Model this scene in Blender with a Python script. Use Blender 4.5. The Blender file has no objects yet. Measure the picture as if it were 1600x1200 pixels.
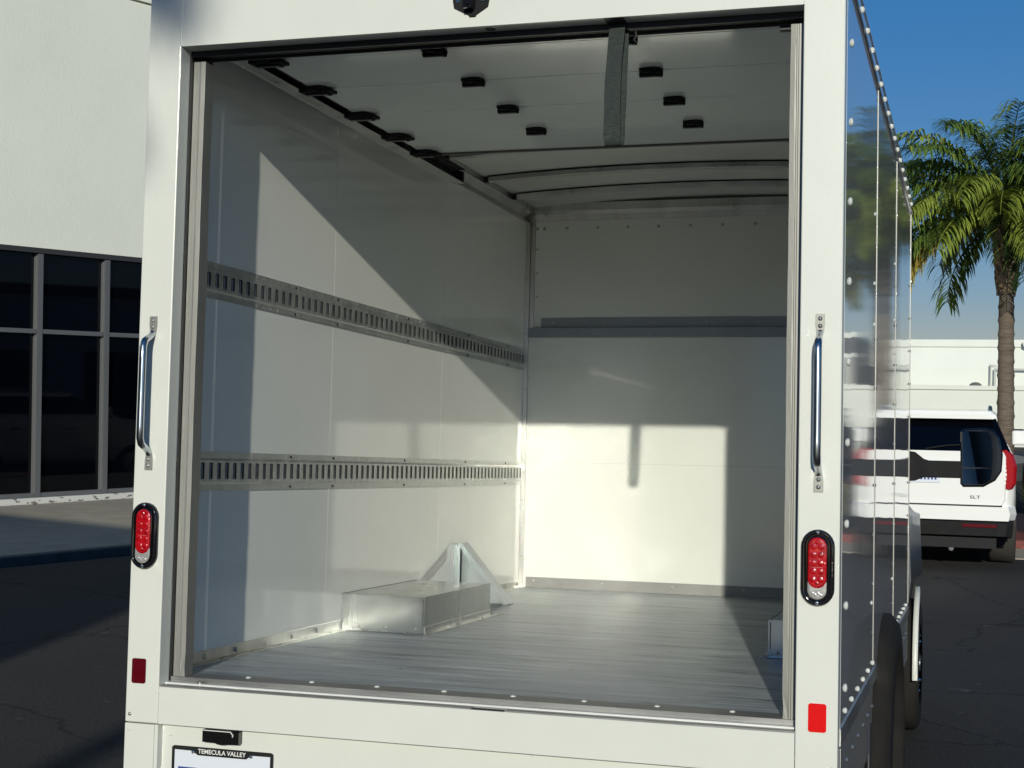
import bpy, bmesh, math, random
import numpy as np
from mathutils import Vector, Matrix
random.seed(7)
sc = bpy.context.scene
# ------------------------------------------------------------------ camera
CAMLOC = Vector((1.2842, -3.7136, 0.0))
def rot(yaw, pit, rol):
    f = Vector((-math.sin(yaw)*math.cos(pit), math.cos(yaw)*math.cos(pit), math.sin(pit)))
    r = Vector((math.cos(yaw), math.sin(yaw), 0)); q = r.cross(f)
    r2 = r*math.cos(rol)+q*math.sin(rol); u2 = -r*math.sin(rol)+q*math.cos(rol)
    return Matrix((r2, u2, -f)).transposed()
RC = rot(.3011, .0039, .0134)            # camera in the level world
RT = rot(.3011, .0541, .0229)            # the same camera in the truck's own frame (the truck stands nose-down)
cd = bpy.data.cameras.new("camera"); cam = bpy.data.objects.new("camera", cd)
sc.collection.objects.link(cam)
cam.matrix_world = Matrix.Translation(CAMLOC) @ RC.to_4x4()
cd.sensor_width = 36; cd.lens = 2363.9/1600*36
cd.clip_start = .05; cd.clip_end = 6000
sc.camera = cam
# ------------------------------------------------------------------ world, sun, exposure
SUN = Vector((-.2026, .9854, -.3126)).normalized()
w = bpy.data.worlds.new("World"); sc.world = w; w.use_nodes = True
nt = w.node_tree; nt.nodes.clear()
sky = nt.nodes.new('ShaderNodeTexSky'); sky.sky_type = 'NISHITA'; sky.sun_disc = False
sky.sun_elevation = math.asin(-SUN.z); sky.sun_rotation = math.atan2(-SUN.x, -SUN.y)
sky.altitude = 1500; sky.air_density = 1.0; sky.dust_density = 0.15; sky.ozone_density = 4.0
bg = nt.nodes.new('ShaderNodeBackground'); bg.inputs[1].default_value = .13
wo = nt.nodes.new('ShaderNodeOutputWorld')
hs = nt.nodes.new('ShaderNodeHueSaturation'); hs.inputs['Saturation'].default_value = 1.25
nt.links.new(sky.outputs[0], hs.inputs['Color']); tn = nt.nodes.new('ShaderNodeMix'); tn.data_type = 'RGBA'; tn.blend_type = 'MULTIPLY'; tn.inputs[0].default_value = 1; tn.inputs[7].default_value = (.88, .67, .66, 1)
nt.links.new(hs.outputs[0], tn.inputs[6]); gc = nt.nodes.new('ShaderNodeTexCoord'); gs = nt.nodes.new('ShaderNodeSeparateXYZ'); nt.links.new(gc.outputs['Generated'], gs.inputs[0])
g1 = nt.nodes.new('ShaderNodeMapRange'); g1.inputs[1].default_value = 0; g1.inputs[2].default_value = .42; g1.inputs[3].default_value = .46; g1.inputs[4].default_value = 1; nt.links.new(gs.outputs[2], g1.inputs[0])
g2 = nt.nodes.new('ShaderNodeMapRange'); g2.inputs[1].default_value = .5; g2.inputs[2].default_value = -.3; nt.links.new(gs.outputs[1], g2.inputs[0])
g3 = nt.nodes.new('ShaderNodeMath'); g3.operation = 'MAXIMUM'; nt.links.new(g1.outputs[0], g3.inputs[0]); nt.links.new(g2.outputs[0], g3.inputs[1])   # clearer, darker air away from the sun
gm_ = nt.nodes.new('ShaderNodeVectorMath'); gm_.operation = 'SCALE'; nt.links.new(tn.outputs[2], gm_.inputs[0]); nt.links.new(g3.outputs[0], gm_.inputs['Scale'])
nt.links.new(gm_.outputs[0], bg.inputs[0]); nt.links.new(bg.outputs[0], wo.inputs[0])
sl = bpy.data.lights.new("sun", 'SUN'); sl.energy = 3.45; sl.angle = math.radians(.53); sl.color = (1, .965, .82)
so = bpy.data.objects.new("sun", sl); sc.collection.objects.link(so)
so.rotation_euler = SUN.to_track_quat('-Z', 'Y').to_euler(); so.location = (6, -20, 12)
sc.view_settings.view_transform = 'Standard'; sc.view_settings.look = 'None'
sc.view_settings.exposure = 0.12; sc.view_settings.gamma = 1
sc.render.engine = 'CYCLES'
cy = sc.cycles
cy.use_denoising = True; cy.max_bounces = 12; cy.diffuse_bounces = 10; cy.glossy_bounces = 6
cy.caustics_reflective = True; cy.caustics_refractive = False; cy.blur_glossy = .1
cy.sample_clamp_indirect = 0
# ------------------------------------------------------------------ materials
def mat(name, col, rough=.5, metal=0., spec=.5, coat=0., var=0., vscale=6., bump=0., bscale=200., vstretch=None, col2=None, bstretch=None, trans=0., rvar=0., ior=1.45):
    m = bpy.data.materials.new(name); m.use_nodes = True
    t = m.node_tree; n = t.nodes; L = t.links; b = n['Principled BSDF']
    b.inputs['Base Color'].default_value = (*col, 1); b.inputs['Roughness'].default_value = rough
    b.inputs['Metallic'].default_value = metal; b.inputs['Specular IOR Level'].default_value = spec
    b.inputs['Coat Weight'].default_value = coat; b.inputs['Coat Roughness'].default_value = .04
    b.inputs['Transmission Weight'].default_value = trans; b.inputs['IOR'].default_value = ior
    tc = n.new('ShaderNodeTexCoord')
    def noise(scale, stretch, det=4):
        mp = n.new('ShaderNodeMapping'); L.new(tc.outputs['Object'], mp.inputs[0])
        if stretch: mp.inputs['Scale'].default_value = stretch
        ns = n.new('ShaderNodeTexNoise'); ns.inputs['Scale'].default_value = scale; ns.inputs['Detail'].default_value = det
        ns.inputs['Roughness'].default_value = .6
        L.new(mp.outputs[0], ns.inputs[0]); return ns
    if var or col2 or rvar:
        ns = noise(vscale, vstretch)
        if var or col2:
            mx = n.new('ShaderNodeMix'); mx.data_type = 'RGBA'
            c2 = col2 if col2 else tuple(min(1, c*(1+var)) for c in col)
            c1 = col if col2 else tuple(c*(1-var) for c in col)
            mx.inputs[6].default_value = (*c1, 1); mx.inputs[7].default_value = (*c2, 1)
            mr = n.new('ShaderNodeMapRange'); mr.inputs[1].default_value = .3; mr.inputs[2].default_value = .7
            L.new(ns.outputs[0], mr.inputs[0]); L.new(mr.outputs[0], mx.inputs[0]); L.new(mx.outputs[2], b.inputs['Base Color'])
        if rvar:
            mr2 = n.new('ShaderNodeMapRange'); mr2.inputs[1].default_value = .3; mr2.inputs[2].default_value = .7
            mr2.inputs[3].default_value = max(.02, rough-rvar); mr2.inputs[4].default_value = rough+rvar
            L.new(ns.outputs[0], mr2.inputs[0]); L.new(mr2.outputs[0], b.inputs['Roughness'])
    if bump:
        nb = noise(bscale, bstretch, 3); bp = n.new('ShaderNodeBump'); bp.inputs['Strength'].default_value = bump
        bp.inputs['Distance'].default_value = .002
        L.new(nb.outputs[0], bp.inputs['Height']); L.new(bp.outputs[0], b.inputs['Normal'])
    return m
WHITE = mat('white_paint', (.60, .615, .575), .32, coat=.25, var=.02, bump=.12, bscale=160)
FRONTP = mat('front_panel', (.57, .585, .55), .16, var=.02, vscale=3, bump=.02, bscale=60, coat=.3)
FRP = mat('white_panel', (.83, .84, .805), .08, var=.02, vscale=3, bump=.02, bscale=60, rvar=.02, coat=.4)
ALU = mat('aluminium', (.52, .52, .50), .34, 1., var=.15, vscale=9, bump=.1, bscale=40, vstretch=(1, 1, .15), rvar=.08)
SATIN = mat('satin_aluminium', (.25, .25, .245), .45, .7, var=.2, vscale=14, vstretch=(.2, 1, 1), rvar=.1)
KICK = mat('grey_kick_metal', (.20, .20, .195), .5, .4, var=.12, vscale=5)
LEDGE = mat('pale_metal_strip', (.60, .61, .60), .4, .2)
GALV = mat('galvanised_steel', (.44, .455, .44), .22, .92, var=.07, vscale=14, vstretch=(1, 1, .10), rvar=.07, bump=.35, bscale=9, bstretch=(1, 1, .12))
GUIDE = mat('guide_metal', (.25, .25, .235), .5, .6, var=.12, vscale=6, vstretch=(1, 1, .25), rvar=.08, bump=.1, bscale=30)
GALVD = mat('zinc_steel', (.50, .51, .50), .38, .75, var=.15, vscale=16, rvar=.08)
CHROME = mat('chrome', (.8, .8, .8), .08, 1.)
BLACK = mat('black_rubber', (.012, .012, .013), .42, bump=.1, bscale=90)
BPLAS = mat('black_plastic', (.012, .0125, .013), .8, spec=.25, var=.2, vscale=10)
FENDM = mat('fender_plastic', (.016, .015, .014), .9, spec=.2, var=.3, vscale=6)
GLOSSB = mat('gloss_black', (.006, .006, .007), .06, coat=.5)
BARP = mat('grey_steel_paint', (.20, .225, .25), .38, .3, var=.08)
DARK = mat('dark_gap', (.01, .01, .012), .8)
REDL = mat('red_lens', (.36, .003, .006), .12, coat=1., var=.35, vscale=90, bump=.7, bscale=110)
REDR = mat('red_reflector', (.66, .005, .006), .12, coat=.6, var=.15, vscale=400)
REDD = mat('dim_red_reflector', (.085, .002, .006), .15, coat=.5, var=.2, vscale=300)  # darker copy of the red; weaker light return put into the colour
CLEARL = mat('clear_lens', (.62, .60, .58), .14, .6, coat=1., bump=.5, bscale=60)
WEBB = mat('grey_webbing', (.032, .040, .038), .7, spec=.15, var=.35, vscale=230, vstretch=(.3, .3, 1.6), bump=.8, bscale=300, bstretch=(.35, .35, 1.4))
SEALG = mat('grey_rubber_strip', (.10, .10, .095), .6)
ROOFA = mat('roof_sheet', (.62, .63, .60), .42, .5, var=.12, vscale=2, bump=.3, bscale=3)
PLATE = mat('plate_face', (.62, .66, .74), .35)
BLUE = mat('plate_blue', (.03, .06, .25), .4)
SCREW = mat('zinc_screw', (.38, .37, .34), .35, .9)

def ripple(m, scale, stretch, dist):
    # a second, long-wave bump: sheet that is not perfectly flat
    t = m.node_tree; n = t.nodes; L = t.links; b = n['Principled BSDF']; tc = n.new('ShaderNodeTexCoord')
    mp = n.new('ShaderNodeMapping'); mp.inputs['Scale'].default_value = stretch; L.new(tc.outputs['Object'], mp.inputs[0])
    a = n.new('ShaderNodeTexNoise'); a.inputs['Scale'].default_value = scale; a.inputs['Detail'].default_value = 1.5; L.new(mp.outputs[0], a.inputs[0])
    bp = n.new('ShaderNodeBump'); bp.inputs['Strength'].default_value = 1; bp.inputs['Distance'].default_value = dist; L.new(a.outputs[0], bp.inputs['Height'])
    if b.inputs['Normal'].links: L.new(b.inputs['Normal'].links[0].from_socket, bp.inputs['Normal'])
    L.new(bp.outputs[0], b.inputs['Normal']); L.new(bp.outputs[0], b.inputs['Coat Normal'])
ripple(FRP, 1.0, (1, 5, .4), .0008)
ripple(WHITE, 2.0, (1, 1, .5), .0012)
def side_paint():
    m = mat('side_paint', (.70, .71, .70), .05, coat=.6)
    t = m.node_tree; n = t.nodes; L = t.links; b = n['Principled BSDF']
    g = n.new('ShaderNodeNewGeometry'); tc = n.new('ShaderNodeTexCoord')
    ns = n.new('ShaderNodeTexNoise'); ns.inputs['Scale'].default_value = 2.2; ns.inputs['Detail'].default_value = 2
    mp = n.new('ShaderNodeMapping'); mp.inputs['Scale'].default_value = (1, 1, .5)
    L.new(tc.outputs['Object'], mp.inputs[0]); L.new(mp.outputs[0], ns.inputs[0])
    s1 = n.new('ShaderNodeVectorMath'); s1.operation = 'SUBTRACT'; s1.inputs[1].default_value = (.5, .5, .5)
    L.new(ns.outputs['Color'], s1.inputs[0])
    s2 = n.new('ShaderNodeVectorMath'); s2.operation = 'MULTIPLY'; s2.inputs[1].default_value = (0, .006, .03)
    L.new(s1.outputs[0], s2.inputs[0])
    s3 = n.new('ShaderNodeVectorMath'); s3.operation = 'ADD'; s3.inputs[1].default_value = (0, .014, 0)   # the panel skins bow in towards the cab
    L.new(s2.outputs[0], s3.inputs[0])
    s4 = n.new('ShaderNodeVectorMath'); s4.operation = 'ADD'
    L.new(s3.outputs[0], s4.inputs[0]); L.new(g.outputs['Normal'], s4.inputs[1])
    s5 = n.new('ShaderNodeVectorMath'); s5.operation = 'NORMALIZE'; L.new(s4.outputs[0], s5.inputs[0])
    L.new(s5.outputs[0], b.inputs['Normal']); L.new(s5.outputs[0], b.inputs['Coat Normal'])
    return m
SIDEP = side_paint()

def floor_mat():
    m = mat('load_floor', (.2, .205, .21), .4, .25)
    t = m.node_tree; n = t.nodes; L = t.links; b = n['Principled BSDF']
    tc = n.new('ShaderNodeTexCoord')
    def nz(sc_, st, det):
        mp = n.new('ShaderNodeMapping'); mp.inputs['Scale'].default_value = st; L.new(tc.outputs['Object'], mp.inputs[0])
        a = n.new('ShaderNodeTexNoise'); a.inputs['Scale'].default_value = sc_; a.inputs['Detail'].default_value = det; a.inputs['Roughness'].default_value = .65
        L.new(mp.outputs[0], a.inputs[0]); return a
    a = nz(7, (.42, 3.0, 1), 8); r = n.new('ShaderNodeValToRGB')
    r.color_ramp.elements[0].position = .33; r.color_ramp.elements[0].color = (.085, .10, .115, 1)
    r.color_ramp.elements[1].position = .72; r.color_ramp.elements[1].color = (.50, .545, .575, 1)
    e = r.color_ramp.elements.new(.41); e.color = (.29, .32, .345, 1)
    L.new(a.outputs[0], r.inputs[0])
    c = nz(55, (.5, 2, 1), 3); r2 = n.new('ShaderNodeValToRGB')
    r2.color_ramp.elements[0].position = .66; r2.color_ramp.elements[0].color = (0, 0, 0, 1)
    r2.color_ramp.elements[1].position = .72; r2.color_ramp.elements[1].color = (.5, .5, .5, 1)
    L.new(c.outputs[0], r2.inputs[0])
    mx = n.new('ShaderNodeMix'); mx.data_type = 'RGBA'; mx.inputs[7].default_value = (.5, .5, .49, 1)
    L.new(r2.outputs[0], mx.inputs[0]); L.new(r.outputs[0], mx.inputs[6])
    fs = nz(26, (.12, 3.4, 1), 3); r3 = n.new('ShaderNodeMapRange'); r3.inputs[1].default_value = .3; r3.inputs[2].default_value = .7; r3.inputs[3].default_value = .64; r3.inputs[4].default_value = 1.26
    L.new(fs.outputs[0], r3.inputs[0]); vs_ = n.new('ShaderNodeVectorMath'); vs_.operation = 'SCALE'
    L.new(mx.outputs[2], vs_.inputs[0]); L.new(r3.outputs[0], vs_.inputs['Scale']); L.new(vs_.outputs[0], b.inputs['Base Color'])
    mr = n.new('ShaderNodeMapRange'); mr.inputs[3].default_value = .32; mr.inputs[4].default_value = .55
    L.new(a.outputs[0], mr.inputs[0]); L.new(mr.outputs[0], b.inputs['Roughness'])
    bp = n.new('ShaderNodeBump'); bp.inputs['Strength'].default_value = .25; bp.inputs['Distance'].default_value = .002
    L.new(a.outputs[0], bp.inputs['Height']); L.new(bp.outputs[0], b.inputs['Normal'])
    return m
FLOORM = floor_mat()

def stucco(name, col):
    m = mat(name, col, .85, spec=.2)
    t = m.node_tree; n = t.nodes; L = t.links; b = n['Principled BSDF']; tc = n.new('ShaderNodeTexCoord')
    a = n.new('ShaderNodeTexNoise'); a.inputs['Scale'].default_value = 26; a.inputs['Detail'].default_value = 6; a.inputs['Roughness'].default_value = .7
    L.new(tc.outputs['Object'], a.inputs[0])
    bp = n.new('ShaderNodeBump'); bp.inputs['Strength'].default_value = .22; bp.inputs['Distance'].default_value = .02
    L.new(a.outputs[0], bp.inputs['Height']); L.new(bp.outputs[0], b.inputs['Normal'])
    c = n.new('ShaderNodeTexNoise'); c.inputs['Scale'].default_value = .7; c.inputs['Detail'].default_value = 6
    L.new(tc.outputs['Object'], c.inputs[0])
    mr = n.new('ShaderNodeMapRange'); mr.inputs[1].default_value = .3; mr.inputs[2].default_value = .7
    L.new(c.outputs[0], mr.inputs[0])
    mx = n.new('ShaderNodeMix'); mx.data_type = 'RGBA'
    mx.inputs[6].default_value = (*[k*.96 for k in col], 1); mx.inputs[7].default_value = (*[min(1, k*1.03) for k in col], 1)
    L.new(mr.outputs[0], mx.inputs[0]); L.new(mx.outputs[2], b.inputs['Base Color'])
    return m
STUC = stucco('white_stucco', (.82, .83, .735)); STUC2 = stucco('pale_stucco', (.66, .68, .63))
DWALL = mat('dark_cladding', (.05, .055, .065), .5, var=.1)
MULL = mat('grey_window_frame', (.17, .175, .18), .45, .4)
GLASS = mat('dark_glass', (.001, .0015, .003), .02, spec=.32)
SILLM = mat('chipped_white_paint', (.62, .62, .58), .6)
def chips(m):
    t = m.node_tree; n = t.nodes; L = t.links; b = n['Principled BSDF']; tc = n.new('ShaderNodeTexCoord')
    mp = n.new('ShaderNodeMapping'); mp.inputs['Scale'].default_value = (1, 1, 2.6); L.new(tc.outputs['Object'], mp.inputs[0])
    a = n.new('ShaderNodeTexNoise'); a.inputs['Scale'].default_value = 7; a.inputs['Detail'].default_value = 6; L.new(mp.outputs[0], a.inputs[0])
    r = n.new('ShaderNodeValToRGB'); r.color_ramp.elements[0].position = .60; r.color_ramp.elements[1].position = .63
    r.color_ramp.elements[0].color = (.62, .62, .58, 1); r.color_ramp.elements[1].color = (.16, .15, .13, 1)
    L.new(a.outputs[0], r.inputs[0]); L.new(r.outputs[0], b.inputs['Base Color'])
chips(SILLM)

def asphalt():
    m = mat('asphalt', (.03, .029, .028), .85, spec=.25)
    t = m.node_tree; n = t.nodes; L = t.links; b = n['Principled BSDF']; tc = n.new('ShaderNodeTexCoord')
    def nz(s, d=5):
        a = n.new('ShaderNodeTexNoise'); a.inputs['Scale'].default_value = s; a.inputs['Detail'].default_value = d
        L.new(tc.outputs['Object'], a.inputs[0]); return a
    big = nz(.9, 9); fine = nz(75, 3)
    mx = n.new('ShaderNodeMix'); mx.data_type = 'RGBA'
    mx.inputs[6].default_value = (.029, .028, .027, 1); mx.inputs[7].default_value = (.048, .045, .042, 1)
    L.new(big.outputs[0], mx.inputs[0])
    m2 = n.new('ShaderNodeMix'); m2.data_type = 'RGBA'; m2.blend_type = 'MULTIPLY'; m2.inputs[0].default_value = .8
    r = n.new('ShaderNodeValToRGB'); r.color_ramp.elements[0].position = .3; r.color_ramp.elements[1].position = .75
    r.color_ramp.elements[0].color = (.42, .42, .42, 1); r.color_ramp.elements[1].color = (1.75, 1.72, 1.66, 1)
    L.new(fine.outputs[0], r.inputs[0]); L.new(mx.outputs[2], m2.inputs[6]); L.new(r.outputs[0], m2.inputs[7])
    # cracks: edges of a warped cell pattern, and a few pale scuffs
    wv = nz(1.3, 4); add = n.new('ShaderNodeVectorMath'); add.operation = 'MULTIPLY_ADD'; add.inputs[1].default_value = (.8, .8, .0)
    L.new(wv.outputs['Color'], add.inputs[0]); L.new(tc.outputs['Object'], add.inputs[2])
    v = n.new('ShaderNodeTexVoronoi'); v.feature = 'DISTANCE_TO_EDGE'; v.inputs['Scale'].default_value = .42
    L.new(add.outputs[0], v.inputs[0])
    rc = n.new('ShaderNodeValToRGB'); rc.color_ramp.elements[0].position = .003; rc.color_ramp.elements[1].position = .009
    rc.color_ramp.elements[0].color = (.35, .35, .35, 1); rc.color_ramp.elements[1].color = (1, 1, 1, 1)
    L.new(v.outputs[0], rc.inputs[0])
    m3 = n.new('ShaderNodeMix'); m3.data_type = 'RGBA'; m3.blend_type = 'MULTIPLY'; m3.inputs[0].default_value = .8
    L.new(m2.outputs[2], m3.inputs[6]); L.new(rc.outputs[0], m3.inputs[7])
    sp = nz(5.5, 8); rs = n.new('ShaderNodeValToRGB'); rs.color_ramp.elements[0].position = .70; rs.color_ramp.elements[1].position = .76
    rs.color_ramp.elements[0].color = (0, 0, 0, 1); rs.color_ramp.elements[1].color = (.5, .5, .5, 1)
    L.new(sp.outputs[0], rs.inputs[0])
    m4 = n.new('ShaderNodeMix'); m4.data_type = 'RGBA'; m4.inputs[7].default_value = (.12, .12, .12, 1)
    L.new(rs.outputs[0], m4.inputs[0]); L.new(m3.outputs[2], m4.inputs[6]); L.new(m4.outputs[2], b.inputs['Base Color'])
    bp = n.new('ShaderNodeBump'); bp.inputs['Strength'].default_value = .6; bp.inputs['Distance'].default_value = .01
    L.new(fine.outputs[0], bp.inputs['Height']); L.new(bp.outputs[0], b.inputs['Normal'])
    return m
ASPH = asphalt()
CONC = mat('concrete', (.34, .31, .25), .85, spec=.2, var=.12, vscale=3, bump=.5, bscale=40)
KERBM = mat('dark_kerb', (.07, .068, .065), .85, var=.2, vscale=6)  # dark grey, varied at random
REDK = mat('red_kerb_paint', (.16, .045, .04), .8, var=.2, vscale=8)
HILLM = mat('hill', (.05, .055, .06), .95)

# ------------------------------------------------------------------ mesh builder
class MB:
    def __init__(s): s.v = []; s.f = []; s.m = []; s.sm = []
    def add(s, vs, fs, m=0, smooth=False):
        o = len(s.v); s.v += [tuple(v) for v in vs]
        for f in fs: s.f.append(tuple(o+i for i in f)); s.m.append(m); s.sm.append(smooth)
    def box(s, x0, x1, y0, y1, z0, z1, m=0):
        v = [(x, y, z) for z in (z0, z1) for y in (y0, y1) for x in (x0, x1)]
        s.add(v, [(0, 2, 3, 1), (4, 5, 7, 6), (0, 1, 5, 4), (2, 6, 7, 3), (0, 4, 6, 2), (1, 3, 7, 5)], m); return s
    def prism(s, poly, ax, a0, a1, m=0, smooth=False):
        # poly: 2-D points in the two axes other than ax (in x,y,z order)
        def P(p, a):
            q = list(p); q.insert(ax, a); return q
        n = len(poly); A = sum(poly[i][0]*poly[(i+1) % n][1]-poly[(i+1) % n][0]*poly[i][1] for i in range(n))
        if (A < 0) != (ax == 1): poly = poly[::-1]
        v = [P(p, a0) for p in poly]+[P(p, a1) for p in poly]
        s.add(v, [tuple(range(n))[::-1], tuple(range(n, 2*n))], m)
        s.add(v, [(i, (i+1) % n, n+(i+1) % n, n+i) for i in range(n)], m, smooth); return s
    def tube(s, pts, rad, n=10, m=0, caps=True, flat=None):
        pts = [Vector(p) for p in pts]
        if not hasattr(rad, '__len__'): rad = [rad]*len(pts)
        vs = []; fs = []; up = None
        for i, p in enumerate(pts):
            d = (pts[min(i+1, len(pts)-1)]-pts[max(i-1, 0)]).normalized()
            if up is None: up = Vector((0, 0, 1)) if abs(d.z) < .9 else Vector((1, 0, 0))
            a = d.cross(up).normalized(); b = a.cross(d).normalized(); up = b
            for k in range(n):
                t = 2*math.pi*k/n; vs.append(p+(a*math.cos(t)+b*math.sin(t)*(flat[i] if flat else 1))*rad[i])
        for i in range(len(pts)-1):
            for k in range(n):
                fs.append((i*n+k, i*n+(k+1) % n, (i+1)*n+(k+1) % n, (i+1)*n+k))
        s.add(vs, fs, m, True)
        if caps:
            s.add(vs[:n], [tuple(range(n))[::-1]], m); s.add(vs[-n:], [tuple(range(n))], m)
        return s
    def cyl(s, p0, p1, r, n=16, m=0): return s.tube([p0, p1], r, n, m)
    def dome(s, c, nrm, r, h, m=0, n=8):
        c = Vector(c); d = Vector(nrm).normalized(); a = d.orthogonal().normalized(); b = d.cross(a)
        vs = []
        for (rr, hh) in ((1, 0), (.86, .55), (.5, .9)):
            vs += [c+(a*math.cos(2*math.pi*k/n)+b*math.sin(2*math.pi*k/n))*r*rr+d*h*hh for k in range(n)]
        vs.append(c+d*h)
        fs = [(j*n+k, j*n+(k+1) % n, (j+1)*n+(k+1) % n, (j+1)*n+k) for j in (0, 1) for k in range(n)]
        fs += [(2*n+k, 2*n+(k+1) % n, 3*n) for k in range(n)]
        s.add(vs, fs, m, True); return s
    def loft(s, rings, m=0, caps=True, smooth=True, closed=True):
        n = len(rings[0]); vs = [p for r in rings for p in r]; fs = []
        for i in range(len(rings)-1):
            for k in range(n if closed else n-1):
                fs.append((i*n+k, i*n+(k+1) % n, (i+1)*n+(k+1) % n, (i+1)*n+k))
        s.add(vs, fs, m, smooth)
        if caps:
            s.add(rings[0], [tuple(range(n))[::-1]], m); s.add(rings[-1], [tuple(range(n))], m)
        return s
    def build(s, name, mats, parent=None, org=(0, 0, 0), bevel=0., seg=2, label=None):
        me = bpy.data.meshes.new(name)
        me.from_pydata([(x-org[0], y-org[1], z-org[2]) for x, y, z in s.v], [], s.f)
        for mm in (mats if isinstance(mats, (list, tuple)) else [mats]): me.materials.append(mm)
        me.polygons.foreach_set('material_index', s.m); me.polygons.foreach_set('use_smooth', s.sm)
        me.update()
        bm = bmesh.new(); bm.from_mesh(me); bmesh.ops.recalc_face_normals(bm, faces=bm.faces) if len(bm.faces) < 60000 else None
        bm.to_mesh(me); bm.free()
        o = bpy.data.objects.new(name, me); sc.collection.objects.link(o)
        if parent is not None: o.parent = parent
        else: o.location = org
        if bevel:
            b = o.modifiers.new('bevel', 'BEVEL'); b.width = bevel; b.segments = seg; b.limit_method = 'ANGLE'; b.angle_limit = math.radians(40)
        if label: o['label'] = label
        return o
def thing(name, label, cat, loc=(0, 0, 0), rz=0, group=None):
    o = bpy.data.objects.new(name, None); sc.collection.objects.link(o); o.location = loc; o.rotation_euler = (0, 0, rz)
    o.empty_display_size = .3; o['label'] = label; o['category'] = cat
    if group: o['group'] = group
    return o
def tag(o, label, cat, group=None):
    o['label'] = label; o['category'] = cat
    if group: o['group'] = group
    return o
def struct(o): o['kind'] = 'structure'; return o
def copy_tree(o, parent=None):
    c = o.copy(); sc.collection.objects.link(c); c.parent = parent
    for ch in [x for x in sc.objects if x.parent is o]: copy_tree(ch, c)
    return c
def text_mesh(name, txt, size, mtl, parent, mtx, depth=.0006, sx=1.):
    cu = bpy.data.curves.new(name, 'FONT'); cu.body = txt; cu.size = size; cu.extrude = depth; cu.align_x = 'CENTER'; cu.align_y = 'CENTER'
    cu.offset = size*.012
    t = bpy.data.objects.new(name, cu); sc.collection.objects.link(t)
    bpy.context.view_layer.update()
    me = bpy.data.meshes.new_from_object(t.evaluated_get(bpy.context.evaluated_depsgraph_get()))
    bpy.data.objects.remove(t)
    me.transform(Matrix.Diagonal((sx, 1, 1, 1))); me.transform(mtx)
    me.materials.clear(); me.materials.append(mtl)
    o = bpy.data.objects.new(name, me); sc.collection.objects.link(o); o.parent = parent
    return o

# ------------------------------------------------------------------ ground
def smooth(a, b, t):
    t = max(0, min(1, (t-a)/(b-a))); return t*t*(3-2*t)
def gz(x, y):
    def P(y):
        if y > 4: u = y-4; return -1.801-.0508*u/(1+(u/5.6)**1.6)**(1/1.6) if u < 200 else -2.085
        if y < -4: u = -y-4; return -1.395+.0508*u/(1+(u/3)**2)**.5
        return -1.598-.0508*y
    p = P(y); 
    if y > 4: p = max(p, -2.0)
    return p*(1-smooth(2.4, 6.4, -x))+(-1.685)*smooth(2.4, 6.4, -x)
def axis():
    c = list(np.arange(-14, 32, .5)); r = 32.
    st = .8
    while r < 2500: c.append(r); r += st; st *= 1.25
    r = -14.5; st = .8
    while r > -2500: c.insert(0, r); r -= st; st *= 1.25
    return c
ax = axis(); xs = [a-4 for a in ax]; ys = ax; nx = len(xs)
gm = MB(); gm.add([(x, y, gz(x, y)) for y in ys for x in xs], [(j*nx+i, j*nx+i+1, (j+1)*nx+i+1, (j+1)*nx+i) for j in range(nx-1) for i in range(nx-1)], 0, True)
struct(gm.build('ground', ASPH))
# sidewalk and kerb in front of the glazed building
P0 = Vector((-10.875, 13.091, 0)); D = Vector((.34106, .94004, 0)); N = Vector((D.y, -D.x, 0))
def fp(s, n, z): q = P0+D*s+N*n; return (q.x, q.y, z)
K0 = Vector((-7.269, 8.119, 0)); kn = (K0-P0).dot(N)
def slab(n0, n1, z0, z1, s0=-30, s1=30):
    m = MB(); m.loft([[fp(s, n0, z0), fp(s, n1, z0), fp(s, n1, z1), fp(s, n0, z1)] for s in (s0, s1)], smooth=False); return m
struct(slab(-.1, kn-.15, -2.2, -1.602).build('sidewalk', CONC))
struct(slab(kn-.15, kn, -2.2, -1.598).build('kerb', KERBM, bevel=.02))

# ------------------------------------------------------------------ glazed building on the left
bl = thing('commercial_building', 'white stucco building with dark storefront windows, left of the truck', 'building', fp(0, 0, -1.6))
bo = tuple(bl.location)
S0, S1 = -30., 16.
m = MB()
def fbox(m, s0, s1, n0, n1, z0, z1, mi=0):
    m.loft([[fp(s, n0, z0), fp(s, n1, z0), fp(s, n1, z1), fp(s, n0, z1)] for s in (s0, s1)], mi, smooth=False)
W0, W1 = .585-1.09*4, .585+1.09*6
fbox(m, S0, W0-.05, -.4, 0, -1.6, 1.80); fbox(m, W1+.05, S1, -.4, 0, -1.6, 1.80)
fbox(m, S0, S1, -.4, 0, 1.803, 5.40)
m.build('wall', STUC, bl, bo)
m = MB(); fbox(m, S0, S1, -.4, .03, 5.425, 6.6); m.build('parapet', STUC, bl, bo)
m = MB(); fbox(m, S0, S1, -12, -.42, -1.6, 6.3); m.build('building_body', STUC, bl, bo)
m = MB(); fbox(m, W0-.05, W1+.05, -.16, .05, -1.6, -1.515); m.build('sill', SILLM, bl, bo, bevel=.01)
m = MB(); fbox(m, W0-.05, W1+.05, -.12, -.004, 1.735, 1.80); m.build('lintel', mat('dark_lintel', (.04, .04, .042), .5), bl, bo)
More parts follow.
